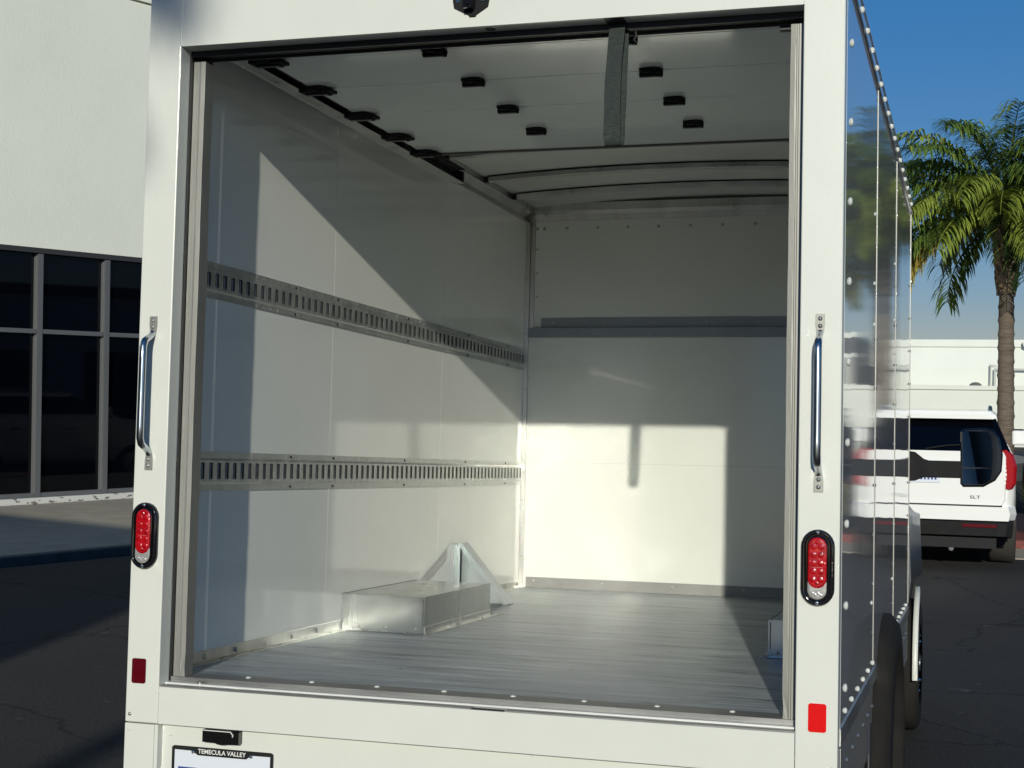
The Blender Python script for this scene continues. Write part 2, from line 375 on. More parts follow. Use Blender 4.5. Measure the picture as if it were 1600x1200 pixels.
for k in range(10):
    a = W0+1.09*k; b = a+1.09
    m = MB(); fbox(m, a-.04, a+.04, -.12, -.02, -1.51, 1.73); fbox(m, a-.052, a-.04, -.12, -.07, -1.51, 1.73)
    if k == 9: fbox(m, b-.04, b+.04, -.12, -.02, -1.51, 1.73)
    fbox(m, a+.04, b-.052, -.12, -.028, .665, .725); fbox(m, a+.04, b-.052, -.12, -.03, -1.51, -1.455)
    wf = m.build('window', MULL, bl, bo, bevel=.004)
    for z0, z1 in ((-1.455, .665), (.725, 1.73)):
        m = MB(); fbox(m, a+.04, b-.052, -.115, -.10, z0, z1); m.build('pane', GLASS, wf, bo)

# ------------------------------------------------------------------ neighbouring building behind the viewer, its shadow lies on the left of the lot
nb = thing('neighbouring_building', 'plain white building behind the viewer that shades the left of the lot', 'building', (-1.69, -9.5, -1.3))
u1 = Vector((-.936, .351, 0)); u2 = Vector((-.351, -.936, 0))
def nbp(a, b, z): q = Vector((-1.69, -9.5, 0))+u1*a+u2*b; return (q.x, q.y, z)
m = MB(); m.loft([[nbp(0, 0, z), nbp(16, 0, z), nbp(16, 10, z), nbp(0, 10, z)] for z in (-2.2, 4.5)], smooth=False); m.build('wall', STUC2, nb, tuple(nb.location))
m = MB(); m.loft([[nbp(-.0, -.0, z), nbp(16.1, -.0, z), nbp(16.1, 10.1, z), nbp(-.0, 10.1, z)] for z in (4.505, 4.74)], smooth=False); m.build('roof', STUC2, nb, tuple(nb.location))
for a in (2, 5.5, 9, 12.5):
    m = MB(); m.loft([[nbp(a, -.02, z), nbp(a+2.4, -.02, z), nbp(a+2.4, .05, z), nbp(a, .05, z)] for z in (-.4, 1.6)], smooth=False); m.build('window', GLASS, nb, tuple(nb.location))
# ------------------------------------------------------------------ the box truck (built in its own frame, rear face at y=0, ground at z=-1.4)
truck = thing('box_truck', 'white box truck with open rear door and empty load area, centre of the photo', 'truck')
truck.matrix_world = Matrix.Translation(CAMLOC) @ (RC @ RT.inverted()).to_4x4() @ Matrix.Translation(-CAMLOC) @ Matrix.Translation((0, 0, -1.4))
TO = (0, 0, -1.4)
def tb(m, name, mats, parent=truck, bevel=0., seg=2, label=None): return m.build(name, mats, parent, TO, bevel, seg, label)
XO, XI, XW, LF, ZF = .963, .862, .928, 3.616, -.606
# rear frame
for s in (-1, 1):
    a, b = sorted((s*XO, s*XI))
    m = MB().box(a, b, 0, .055, -.7265, 1.40)
    tb(m, 'rear_post', [WHITE, SCREW], bevel=.003)
    m = MB().box(*sorted((s*XO, s*.872)), 0, .055, -1.02, -.7295)
    m.dome((s*.949, 0, -.748), (0, -1, 0), .0055, .003)
    tb(m, 'lower_post', [WHITE, SCREW], bevel=.003)
    m = MB().dome((s*.949, 0, -.705), (0, -1, 0), .0055, .003); m.dome((s*.949, 0, -.705), (0, -1, 0), .003, .0045)
    tb(m, 'bolt', SCREW)
m = MB().box(-XI+.0015, XI-.0015, 0, .055, 1.152, 1.40)
m.box(.352, .404, .004, .052, 1.1512, 1.153, 1)
m.cyl((.04, .03, 1.1505), (.04, .03, 1.153), .014, 16, 1)
tb(m, 'rear_header', [WHITE, BLACK], bevel=.003)
m = MB()                                                     # weld beads in the two upper corners
for s in (-1, 1):
    m = MB(); zz = [1.153+.006*k for k in range(40)]
    m.tube([(s*XI+random.uniform(-.0006, .0006), .0012, z) for z in zz], [random.uniform(.0022, .0042) if s < 0 else .0018 for z in zz], 6)
    tb(m, 'weld_bead', WHITE)
m = MB().box(-XI+.001, XI-.001, 0, .033, -.7265, -.6255); m.dome((-XI, 0, -.640), (0, -1, 0), .004, .002)
tb(m, 'rear_beam', WHITE, bevel=.003)
# threshold
m = MB()
m.box(-XI, .04, .002, .0335, -.6255, -.6215); m.box(.13, XI, .002, .0335, -.6255, -.6215); m.box(.04, .13, .026, .0335, -.6255, -.6215)
m.box(.04, .13, .003, .026, -.6253, -.6245, 1)
m.box(-XI, XI, .0337, .058, -.66, -.6165, 4)
m.box(-XI, XI, .0585, .145, -.66, -.6035)
for i in range(9): m.dome((-.651+.192*i, .118, -.6035), (0, 0, 1), .008, .004, 3)
m.cyl((-.76, .045, -.6165), (-.76, .045, -.612), .009, 10, 2); m.box(-.765, -.742, .04, .048, -.6165, -.6135, 2)
tb(m, 'threshold', [SATIN, DARK, SCREW, WHITE, LEDGE], bevel=.0015)
# door guides, dented aluminium channels
for s in (-1, 1):
    m = MB(); n = 46; rings = []
    for i in range(n+1):
        z = -.6165+(1.125+.6165)*i/n
        j = .0003*math.sin(i*1.7)+.0005*math.sin(i*.41+s)
        if z < -.55: j += .0022*math.sin((z+.6165)*50)
        xi = .822+j; rings.append([(s*.8575, .068, z), (s*.844, .068, z), (s*.842, .0695, z), (s*.839, .0695, z), (s*.837, .068, z), (s*.834, .068+j*.4, z), (s*xi, .069, z), (s*(xi+.001), .118, z), (s*.826, .119, z), (s*.827, .073, z), (s*.858, .073, z)])
    m.loft(rings, smooth=False)
    tb(m, 'door_guide', GUIDE, bevel=.0012)
    m = MB().box(*sorted((s*.8585, s*.8622)), .056, .13, -.62, 1.14); m.box(*sorted((s*.835, s*.8622)), .122, .135, -.62, 1.14)
    tb(m, 'side_seal', BLACK)
m = MB().box(-.862, .862, .058, .066, 1.137, 1.20)            # top seal in ribs
for k in range(5): m.box(-.862, .862, .066+.006*k, .070+.006*k, 1.137-.0005*(k % 2), 1.20)
m.box(-.862, .862, .096, .10, 1.130, 1.20); m.box(.79, .85, .101, .125, 1.122, 1.135)
tb(m, 'top_seal', BLACK)
m = MB().box(-.935, .935, .056, .06, 1.205, 1.345); tb(m, 'header_backing', DARK)
# side walls
SE = (.06, 1.24, 2.391, 3.66)
for s in (-1, 1):
    m = MB()
    for i in range(3):
        m.box(*sorted((s*XW, s*(XW+.004))), SE[i]+.0008, SE[i+1]-.0008, ZF-.01, 1.262)
    m.box(*sorted((s*(XW+.0045), s*(XW+.006))), .06, 3.66, ZF-.01, 1.262, 1)
    tb(m, 'inner_lining', [FRP, MULL])
    m = MB()
    for i in range(3):
        m.box(*sorted((s*(XW+.007), s*XO)), SE[i]+.0006, SE[i+1]-.0006, -.643, 1.2395)
    for y in (SE[1], SE[2], SE[3]):
        q = MB(); q.box(*sorted((s*XO, s*(XO+.0012))), y-.008, y+.008, -.60, 1.2395)
        for k in range(12): q.dome((s*(XO+.0012), y, -.5+.155*k), (s, 0, 0), .0055, .003, 1)
        tb(q, 'seam_strip', [GUIDE, SCREW])
    for k in range(9): m.dome((s*XO, .205, 1.106-.2055*k), (s, 0, 0), .0115, .005, 1)
    for y0 in (SE[1]-.09, SE[2]-.07):
        for z in (.82, .60, .47, -.40): m.dome((s*XO, y0, z), (s, 0, 0), .007, .003, 1)
    for k in range(17): m.dome((s*XO, .21+.205*k, -.617+.022), (s, 0, 0), .008, .005, 1)
    tb(m, 'side_wall', [SIDEP, WHITE])
    m = MB().box(*sorted((s*(XW+.001), s*(XO+.003))), .0565, 3.69, 1.2405, 1.302)
    m.box(*sorted((s*(XO+.0032), s*(XO+.006))), .0565, 3.69, 1.2415, 1.249); m.box(*sorted((s*(XO+.0032), s*(XO+.006))), .0565, 3.69, 1.294, 1.303)
    for k in range(18): m.dome((s*(XO+.003), .06+.207*k, 1.272), (s, 0, 0), .011, .008, 2)
    tb(m, 'roof_rail', [SIDEP, SCREW, WHITE], bevel=.0015)
    # bottom rail and skirt
    m = MB().box(*sorted((s*(XO-.03), s*(XO+.003))), .0565, 3.68, -.66, -.618); tb(m, 'bottom_rail', ALU, bevel=.001)
    m = MB()
    m.prism([(.0565, -.661), (1.27, -.661), (1.20, -.86), (.0565, -.86)], 0, *sorted((s*.93, s*(XO-.002))))
    for k in range(7): m.dome((s*(XO-.002), .12+.19*k, -.735), (s, 0, 0), .007, .004, 1)
    tb(m, 'skirt', [SIDEP, SCREW], bevel=.001)
    m = MB()
    m.prism([(2.24, -.661), (3.68, -.661), (3.68, -.86), (2.30, -.86)], 0, *sorted((s*.93, s*(XO-.002))))
    for k in range(7): m.dome((s*(XO-.002), 2.38+.2*k, -.735), (s, 0, 0), .007, .004, 1)
    tb(m, 'skirt', [SIDEP, SCREW], bevel=.001)
    m = MB().box(*sorted((s*XO, s*(XO+.003))), .06, .095, -.86, -.664); m.dome((s*(XO+.003), .077, -.76), (s, 0, 0), .006, .003, 1); tb(m, 'corner_strip', [ALU, SCREW], bevel=.001)
    m = MB().box(*sorted((s*XO, s*(XO+.003))), .20, .30, -.80, -.755); tb(m, 'side_reflector', REDR)
    # interior cove at the top of the wall, with screws
    m = MB().prism([(s*.9275, 1.236), (s*.921, 1.236), (s*.917, 1.258), (s*.893, 1.284), (s*.885, 1.284), (s*.885, 1.31), (s*.9275, 1.31)], 1, .062, LF+.03)
    for k in range(24): m.dome((s*.923, .12+.148*k, 1.247), (-s, 0, .1), .0045, .003, 1)
    for k in range(4): m.dome((s*.923, 3.34+.05*k, 1.240-.006*(k % 2)), (-s, 0, .1), .004, .003, 1)
    tb(m, 'top_rail', [ALU, SCREW], bevel=.001)
# lining seams on the wall are real gaps; base trim, an L with rivets
def base_trim(s, y0, y1):
    m = MB().box(*sorted((s*(XW-.002), s*XW)), y0, y1, ZF, -.5705); m.box(*sorted((s*(XW-.028), s*(XW-.0021))), y0, y1, ZF, ZF+.0022)
    y = .369-.2*1
    while y < y1-.02:
        if y > y0+.02:
            m.dome((s*(XW-.002), y, -.589), (-s, 0, 0), .0085, .006, 1); m.dome((s*(XW-.016), y+.09, ZF+.0022), (0, 0, 1), .006, .003, 1)
        y += .2
    tb(m, 'base_trim', [ALU, SCREW], bevel=.0007)
for s, ye in ((-1, 1.37), (1, 1.28)):
    base_trim(s, .15, ye); base_trim(s, 2.16, LF-.01)
# logistic tracks on the left lining
def etrack(z0, z1):
    m = MB(); xb = -XW; y0, y1 = .075, 3.610; h = z1-z0
    f = .019                                   # flange height
    m.box(xb+.0002, xb+.0025, y0, y1, z0, z0+f); m.box(xb+.0002, xb+.0025, y0, y1, z1-f, z1)
    xp0, xp1 = xb+.0034, xb+.0048
    # webs (sloped)
    m.loft([[(xb+.0002, y, z0+f), (xb+.0025, y, z0+f), (xp1, y, z0+f+.007), (xp0, y, z0+f+.007)] for y in (y0, y1)], smooth=False)
    m.loft([[(xb+.0002, y, z1-f), (xb+.0025, y, z1-f), (xp1, y, z1-f-.007), (xp0, y, z1-f-.007)][::-1] for y in (y0, y1)], smooth=False)
    zs0, zs1 = z0+f+.016, z1-f-.014
    m.box(xp0, xp1, y0, y1, z0+f+.007, zs0); m.box(xp0, xp1, y0, y1, zs1, z1-f-.007)
    off = .2653-.0508*4; k = 0; prev = y0
    while True:
        yc = off+.0508*k; k += 1
        if yc < y0+.012: continue
        if yc > y1-.01: break
        m.box(xp0, xp1, prev, yc-.0115, zs0, zs1)
        m.box(xp0+.0004, xp1-.0003, yc-.0117, yc-.0062, zs0-.001, zs1+.001, 1); m.box(xp0+.0004, xp1-.0003, yc+.0045, yc+.0117, zs0-.001, zs1+.001, 1); m.box(xp0+.0004, xp1-.0003, yc-.0115, yc+.0115, zs1-.002, zs1+.001, 1)  # dark bars in each slot stand in for the shade inside it
        for zz in (z0+f*.45, z1-f*.45): m.box(xb+.0025, xb+.0028, yc+.012, yc+.038, zz-.003, zz+.003)
        prev = yc+.0115
    m.box(xp0, xp1, prev, y1, zs0, zs1)
    for y in (.9, 1.25, 1.95, 2.7, 3.3):
        for zz in (z0+f*.5, z1-f*.5): m.dome((xb+.003, y+.02, zz), (1, 0, 0), .005, .003, 1)
    return m
for z0, z1 in ((.483, .592), (-.095, .022)): tb(etrack(z0, z1), 'logistic_track', [GALVD, DARK])
# front wall
m = MB().box(-.8835, .883, LF, LF+.03, .703, 1.245); m.box(-.921, .921, LF-.006, LF+.03, ZF-.01, .70)
for x in (-.875, -.838, -.72, -.56, -.405, -.25, -.09, .07, .23, .39, .55, .71): m.dome((x, LF, 1.205), (0, -1, 0), .0085, .005, 1)
for z in (1.10, .98, .86): m.dome((-.872, LF, z), (0, -1, 0), .006, .004, 1)
for z in (.45, .16, -.17, -.46): m.dome((-.900, LF-.006, z), (0, -1, 0), .010, .004, 0)
m.box(-.921, .921, LF-.0063, LF-.0061, .022, .0235, 1)
m.prism([(-.962, -.66), (.962, -.66), (.962, 1.30)]+[(.93-.093*i, 1.309+.035*(1-((.93-.093*i)/.93)**2)) for i in range(21)]+[(-.962, 1.30)], 1, LF+.0305, LF+.04, 1)
tb(m, 'front_wall', [FRONTP, SCREW])
m = MB().box(-.844, .90, LF-.006, LF, .701, .751)
for x in (-.78, -.52, -.26, .0, .26): m.dome((x, LF-.006, .725), (0, -1, 0), .006, .003, 1)
tb(m, 'cross_bar', [BARP, SCREW], bevel=.001)
m = MB().box(-.905, .90, LF-.035, LF-.0065, .650, .698)
for x in (-.86, -.56, -.28, .05): m.dome((x, LF-.035, .668), (0, -1, 0), .006, .003, 1)
tb(m, 'cross_bar', [BARP, SCREW], bevel=.001)
for s in (-1, 1):
    m = MB().box(*sorted((s*.8845, s*.9055)), LF-.004, LF+.02, .70, 1.24); m.box(*sorted((s*.906, s*.9275)), LF-.022, LF+.02, ZF, 1.238)
    for k in range(12): m.dome((s*.917, LF-.022, -.45+.14*k), (0, -1, 0), .0045, .003, 1)
    tb(m, 'corner_post', [ALU, SCREW], bevel=.001)
m = MB().box(-.895, .895, LF-.009, LF-.0065, ZF, -.5525)
for x in (-.855, -.50, -.15, .2, .55): m.dome((x, LF-.009, -.572), (0, -1, 0), .006, .003, 1)
tb(m, 'kick_trim', [KICK, SCREW], bevel=.0008)
m = MB().prism([(LF+.0, 1.2455), (LF-.008, 1.2455), (LF-.012, 1.275), (LF-.03, 1.290), (LF-.03, 1.33), (LF, 1.33)], 0, -.884, .884); tb(m, 'front_header', ALU, bevel=.001)
# roof skin and bows
def arch(x): return 1.310+.035*(1-(x/.93)**2)
xsr = [-.93+.0775*i for i in range(25)]
m = MB(); m.loft([[(x, y, arch(x)) for x in xsr]+[(x, y, arch(x)+.003) for x in xsr[::-1]] for y in (.06, LF+.05)], smooth=False); tb(m, 'roof', [ROOFA], bevel=0)
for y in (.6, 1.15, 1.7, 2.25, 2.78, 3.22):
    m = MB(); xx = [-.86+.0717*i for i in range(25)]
    m.loft([[(x, y-.02, arch(x)-.028), (x, y+.02, arch(x)-.028), (x, y+.024, arch(x)-.0005), (x, y-.024, arch(x)-.0005)] for x in xx], smooth=False)
    for s in (-1, 1): m.box(*sorted((s*.862, s*.886)), y-.012, y+.012, 1.288, 1.312, 1)
    m.loft([[(x, y-.03, arch(x)-.007), (x, y-.0245, arch(x)-.007), (x, y-.0245, arch(x)-.0007), (x, y-.03, arch(x)-.0007)] for x in xx], 1, smooth=False)  # dark strip stands in for the shaded gap between bow and roof
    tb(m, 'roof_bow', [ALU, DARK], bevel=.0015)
# floor
m = MB()
y = .1455
while y < LF-.01:
    y2 = min(y+.155, LF-.008); m.box(-XW, XW, y, y2-.0012, ZF-.03, ZF); y = y2
m.box(-XW, XW, .1455, LF, ZF-.05, ZF-.0305); 
for (x, y) in ((.12, .7), (-.35, .5), (.3, 1.3), (.0, 1.9), (-.1, 2.6), (.45, 2.2), (-.5, .9)): m.dome((x, y, ZF), (0, 0, 1), .006, .002, 1)
tb(m, 'load_floor', [FLOORM, SCREW], bevel=.0012)
# wheel boxes
def wheel_box(s, y0, y1, xin, zt):
    m = MB(); a, b = sorted((s*XW, s*xin))
    m.box(a, b, y0, y1, ZF, zt)
    w_ = .0015
    m.box(a+(.0 if s < 0 else .0), b, y0-.0025, y0-.0001, ZF, ZF+.028); m.box(*sorted((s*(xin-.0025), s*(xin-.0001))), y0, y1, ZF, ZF+.026)
    m.box(a, b, y0-.020, y0-.0026, ZF, ZF+.003); m.box(*sorted((s*(xin-.024), s*(xin-.0026))), y0-.02, y1+.12, ZF, ZF+.003)
    m.box(*sorted((s*(xin-.001), s*(xin+.004))), y0-.0035, y0+.004, ZF, zt+.001)
    m.box(*sorted((s*(xin+.005), s*(xin+.0075))), y0-.0012, y0-.0001, ZF+.028, zt-.007, 2); m.box(*sorted((s*(xin+.0005), s*(XW-.001))), y0+.0005, y0+.005, zt, zt+.0006, 2); m.box(*sorted((s*(xin+.0005), s*(xin+.0035))), y0+.004, y1, zt, zt+.0006, 2)  # dark edge strips: shade of the seams drawn in as colour
    m.box(*sorted((s*(XW-.0035), s*(XW-.0005))), y0, y1, zt, zt+.0007, 2); m.box(*sorted((s*(XW-.001), s*xin)), y0-.0212, y0-.0202, ZF, ZF+.0015, 2)
    m.box(*sorted((s*(xin+.004), s*(XW-.028))), y0-.0012, y0-.0002, zt-.006, zt+.0008)
    m.box(*sorted((s*(XW-.03), s*(XW-.027))), y0-.0015, y0, ZF, zt+.001)
    for t in (.1, .5, .93): m.dome((s*(XW-.045-(XW-xin-.06)*t), y0-.0025, ZF+.017), (0, -1, 0), .0055, .004, 1)
    for t in (.15, .8): m.dome((s*(XW-.045-(XW-xin-.06)*t), y0-.012, ZF+.003), (0, 0, 1), .005, .003, 1)
    for t in (.02, .42, .82, 1.1): m.dome((s*(xin-.015), y0+(y1-y0)*t, ZF+.003), (0, 0, 1), .006, .004, 1)
    return m
tb(wheel_box(-1, 1.385, 2.14, .605, -.476), 'wheel_box', [GALV, SCREW, DARK], bevel=.0015)
tb(wheel_box(1, 1.300, 2.14, .625, -.484), 'wheel_box', [GALV, SCREW, DARK], bevel=.0015)
# gusset beside the left wheel box
m = MB()
ya, yb = 2.60, 2.69
p = [(-.925, -.345), (-.900, -.338), (-.675, ZF+.001), (-.705, ZF+.001)]
m.prism([(-.912, -.348), (-.893, -.342), (-.672, ZF+.004), (-.69, ZF+.004)], 1, ya, yb)
m.box(-.9275, -.916, ya, yb, ZF+.001, -.347)
m.prism([(-.916, -.36), (-.70, ZF+.003), (-.916, ZF+.003)], 1, yb-.03, yb-.026)
m.box(-.916, -.897, ya, ya+.0022, ZF+.001, -.352); m.prism([(-.905, -.356), (-.897, -.352), (-.688, ZF+.003), (-.702, ZF+.003)], 1, ya-.0023, ya-.0003)
m.dome((-.87, yb-.03, -.43), (0, -1, 0), .005, .003, 1)
tb(m, 'floor_gusset', [mat('zinc_gusset', (.26, .29, .30), .46, .85, var=.15), SCREW], bevel=.0012)
# ---- overhead door, open under the roof
door = tb(MB().box(-.73, .80, 1.60, 1.615, 1.166, 1.196), 'overhead_door', SEALG)
DS = (.115, .234+.02, .60, .955, 1.285, 1.5985)
for i in range(5):
    m = MB().box(-.735, .812, DS[i]+.0008, DS[i+1]-.0008, 1.172, 1.196); tb(m, 'door_panel', [mat('door_panel_white', (.84, .86, .82), .10, coat=.5, var=.03, bump=.04, bscale=50) if i == 0 else bpy.data.materials['door_panel_white']], door, bevel=.003, seg=3)
def hinge(x, y, sc_=1., roller=False):
    m = MB(); z = 1.1715
    m.prism([(x-.040, y+.045), (x-.044, y+.005), (x-.036, y-.038), (x-.012, y-.046), (x+.018, y-.05), (x+.036, y-.040), (x+.043, y-.012), (x+.036, y+.03), (x+.012, y+.048), (x-.016, y+.05)], 2, z-.007, z)
    m.tube([(x-.042, y, z-.011), (x+.040, y, z-.011)], .0085, 8)
    m.tube([(x-.036, y-.006, z-.0195), (x+.034, y-.006, z-.0195)], .003, 6, 1)
    m.box(x-.025, x+.012, y-.040, y-.010, z-.012, z-.006); m.box(x+.016, x+.034, y-.03, y+.03, z-.015, z-.006)
    if roller:
        m.prism([(x-.055, y-.03), (x+.05, y-.022), (x+.055, y+.02), (x-.05, y+.03)], 2, z-.014, z-.0045)
        for dx_ in (-.03, 0, .028): m.cyl((x+dx_, y, z-.016), (x+dx_, y, z-.010), .009, 10)
        m.tube([(x-.05, y, z+.002), (x-.07, y, z+.036), (x-.105, y, z+.036)], .005, 8); m.tube([(x-.095, y, z+.036), (x-.118, y, z+.036)], .016, 12)
    if not roller: m.v = [(x+(a-x)*.84, y+(b-y)*.84, c) for a, b, c in m.v]
    return m
for y in DS[1:5]:
    tb(hinge(-.20, y), 'hinge', [BPLAS, SATIN], door); tb(hinge(.352, y), 'hinge', [BPLAS, SATIN], door)
for y in DS[1:6]: tb(hinge(-.715, y-(.03 if y > 1.5 else 0), 1, True), 'roller_hinge', [BPLAS, SATIN], door)
# strap, a loop of webbing hung from the door edge
def strap():
    m = MB(); x0 = .379; w2 = .0208; pts = []
    for i in range(15): t = i/14; pts.append((x0-.009*t-.003*math.sin(t*3.1), .052-.007*math.sin(t*3), 1.145-.285*t))
    for i in range(1, 8): a = math.pi*i/8; pts.append((x0-.009+.004*i/8, .052+.014*(1-math.cos(a))-.003*math.sin(a), .860-.026*math.sin(a)))
    for i in range(15): t = i/14; pts.append((x0-.004+.007*t+.003*math.sin(t*3.1), .080+.004*t-.012*math.sin(3*t), .860+.29*t))
    rings = []
    for i, q in enumerate(pts):
        a = Vector(pts[max(0, i-1)]); b = Vector(pts[min(len(pts)-1, i+1)]); d = (b-a).normalized(); nn = Vector((0, d.z, -d.y))*.0013
        tw = .10*(i/len(pts)-.5)
        wv = Vector((math.cos(tw), math.sin(tw), 0))*w2*(1+.02*math.sin(i)+.10*math.exp(-((i-17)/7)**2))
        q = Vector(q); rings.append([tuple(q-wv-nn), tuple(q+wv-nn), tuple(q+wv+nn), tuple(q-wv+nn)])
    m.loft(rings, smooth=False); return m
tb(strap(), 'pull_strap', WEBB, door)
m = MB().tube([(.425, .06, 1.13), (.428, .06, 1.118), (.42, .062, 1.108), (.43, .062, 1.10)], .0022, 6); tb(m, 'cord_end', BLACK, door)
for s in (-1, 1):
    m = MB(); c = s*.845
    m.box(*sorted((s*.842, s*.845)), .20, 2.26, 1.183, 1.235); m.box(*sorted((s*.80, s*.8419)), .20, 2.26, 1.183, 1.1855); m.box(*sorted((s*.812, s*.8419)), .20, 2.26, 1.2325, 1.235)
    m.box(*sorted((s*.845, s*.850)), .20, 2.26, 1.180, 1.1875, 2)  # pale strip: bright lit lip of the track put into the colour
    for y in (.5, 1.2, 1.9): m.box(*sorted((s*.8455, s*.90)), y-.015, y+.015, 1.228, 1.232)
    m.box(*sorted((s*.803, s*.8418)), 2.235, 2.26, 1.186, 1.232, 1)
    m.box(*sorted((s*.79, s*.8418)), .12, 2.235, 1.236, 1.239, 1); m.box(*sorted((s*.8405, s*.8418)), .21, 2.24, 1.188, 1.232, 1)  # dark lining stands in for the shade inside the channel
    if s < 0: m.box(-.789, -.737, .12, 1.62, 1.199, 1.201, 1)
    tb(m, 'door_track', [ALU, DARK, LEDGE], bevel=.0008)
# ---- rear fittings
def stad(cx, cz, hw, hz, n=10):
    r = hw; pts = []
    for i in range(n+1): a = math.pi*i/n; pts.append((cx+r*math.cos(a), cz+hz-r+r*math.sin(a)))
    for i in range(n+1): a = math.pi+math.pi*i/n; pts.append((cx+r*math.cos(a), cz-hz+r+r*math.sin(a)))
    return pts
def tail_light(cx, cz):
    m = MB(); rings = []
    for (k, y) in ((0, 0), (0, -.009), (.003, -.0135), (.0085, -.0145), (.0115, -.010), (.0118, -.004)):
        rings.append([(p[0], y, p[1]) for p in stad(cx, cz, .040-k, .0915-k, 12)])
    m.loft(rings); f = tb(m, 'tail_light', GLOSSB)
    m = MB(); rings = []
    for (k, y) in ((0, -.003), (0, -.0095), (.002, -.012), (.006, -.0135)): rings.append([(p[0], y, p[1]) for p in stad(cx, cz+.001, .0252-k, .0775-k, 12)])
    m.loft(rings); tb(m, 'lens_rim', GLOSSB, f)
    m = MB(); m.loft([[(p[0], y, p[1]) for p in stad(cx-.0004, cz-.046, .0228-k, .0300-k, 12)] for k, y in ((0, -.0135), (0, -.0145), (.002, -.0152), (.006, -.0156))]); tb(m, 'clear_lens', CLEARL, f)
    m = MB(); rings = []
    for (k, y) in ((0, -.0125), (0, -.0150), (.0015, -.0165), (.005, -.0172)): rings.append([(p[0]-.0004, y, p[1]) for p in stad(cx, cz+.0115, .0223-k, .0612-k, 12)])
    m.loft(rings)
    for r_ in range(5):
        for c_ in (-1, 1):
            q = (cx-.0004+c_*.0088, -.0165, cz+.0115+.039-.0195*r_)
            if r_ in (0, 4) and c_ == 1 and False: continue
            m.dome(q, (0, -1, 0), .0088, .0020, 0, 12)
    for (c_, r_) in ((0, .054), (0, -.052)): m.dome((cx-.0004, -.0165, cz+.0115+r_*.92), (0, -1, 0), .006, .003, 0, 12)
    m.box(cx-.012, cx+.012, -.0178, -.0172, cz+.0005, cz+.0012, 1)
    tb(m, 'red_lens', [REDL, mat('lens_moulding', (.5, .2, .2), .3)], f)
    m = MB()
    for k in range(4): m.dome((cx-.0105+.0067*k, -.0154, cz-.0605-.004*(k % 2)), (0, -1, 0), .0045, .0022, 0, 8)
    tb(m, 'lens_ribs', CLEARL, f)
    for dz in (.0835, -.0835):
        m = MB().dome((cx, -.0142, cz+dz), (0, -1, 0), .0048, .0032, 0, 12); m.box(cx-.0004, cx+.0004, -.0178, -.0172, cz+dz-.0015, cz+dz+.0015, 1); tb(m, 'screw', [CHROME, DARK], f)
    m = MB()
    for k, h in enumerate((.006, .003, .004, .006, .002, .005)): m.box(cx+.0345, cx+.0362, -.0142, -.0134, cz+.011-.006*k, cz+.011-.006*k+h*.7)
    tb(m, 'moulded_mark', CHROME, f)
tail_light(.912, -.227); tail_light(-.919, -.215)
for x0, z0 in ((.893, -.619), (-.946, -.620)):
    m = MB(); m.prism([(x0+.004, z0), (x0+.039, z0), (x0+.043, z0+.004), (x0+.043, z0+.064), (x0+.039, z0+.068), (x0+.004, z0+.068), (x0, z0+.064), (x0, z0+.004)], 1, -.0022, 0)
    tb(m, 'rear_reflector', REDR if x0 > 0 else REDD, bevel=.0006, label=None if x0 > 0 else 'red rear reflector, coloured dark maroon for its weak light return')
def grab(cx, z0, z1):
    m = MB(); R = .0098; d = -.052
    pts = [(cx, -.004, z1-.045), (cx, -.012, z1-.055), (cx, -.030, z1-.064), (cx, -.045, z1-.072), (cx, d, z1-.088), (cx, d, z1-.12), (cx, d, (z0+z1)/2), (cx, d, z0+.12), (cx, d, z0+.088), (cx, -.045, z0+.072), (cx, -.030, z0+.064), (cx, -.012, z0+.055), (cx, -.004, z0+.045)]
    m.tube(pts, [.0085, .0085, .0092]+[R]*7+[.0092, .0085, .0085], 14)
    h = tb(m, 'grab_handle', mat('handle_metal', (.52, .55, .58), .22, 1., var=.1, rvar=.06) if 'handle_metal' not in bpy.data.materials else bpy.data.materials['handle_metal'])
    for a, b in ((z1-.050, z1), (z0, z0+.050)):
        q = MB(); q.prism([(cx-.0085, a+.002), (cx+.0085, a+.002), (cx+.0115, (a+b)/2), (cx+.011, b), (cx-.011, b), (cx-.0115, (a+b)/2)] if a > 0.1 else [(cx-.0115, a), (cx+.0115, a), (cx+.0115, (a+b)/2), (cx+.0085, b-.002), (cx-.0085, b-.002), (cx-.0115, (a+b)/2)], 1, -.0035, 0)
        tb(q, 'mounting_plate', GUIDE, h, bevel=.001)
        for z in ((a+.020, a+.038) if a > .1 else (a+.012, a+.030)):
            q = MB().dome((cx, -.0035, z), (0, -1, 0), .0058, .004, 0, 10); q.dome((cx, -.0072, z), (0, -1, 0), .0028, .0022, 0, 8); tb(q, 'bolt', ALU, h)
grab(.911, -.046, .386); grab(-.917, -.034, .393)
# reversing camera on the header
m = MB(); m.prism([(-.052, 1.205), (-.010, 1.183), (-.0085, 1.1785), (.0085, 1.1785), (.010, 1.183), (.042, 1.203), (.045, 1.22), (.045, 1.27), (-.055, 1.27), (-.055, 1.222)][::1], 1, -.006, 0)
rc_ = tb(m, 'reversing_camera', BPLAS, bevel=.002)
m = MB(); m.prism([(-.018, 1.194), (.006, 1.194), (.009, 1.205), (.009, 1.232), (-.018, 1.232)], 1, -.034, -.0062); tb(m, 'camera_housing', GLOSSB, rc_, bevel=.002)
m = MB(); m.cyl((-.006, -.0345, 1.209), (-.006, -.038, 1.209), .008, 16); tb(m, 'camera_lens', GLOSSB, rc_)
for x in (-.040, .030): m = MB().cyl((x, -.009, 1.2215), (x, -.0062, 1.2215), .006, 12); tb(m, 'screw', CHROME, rc_)
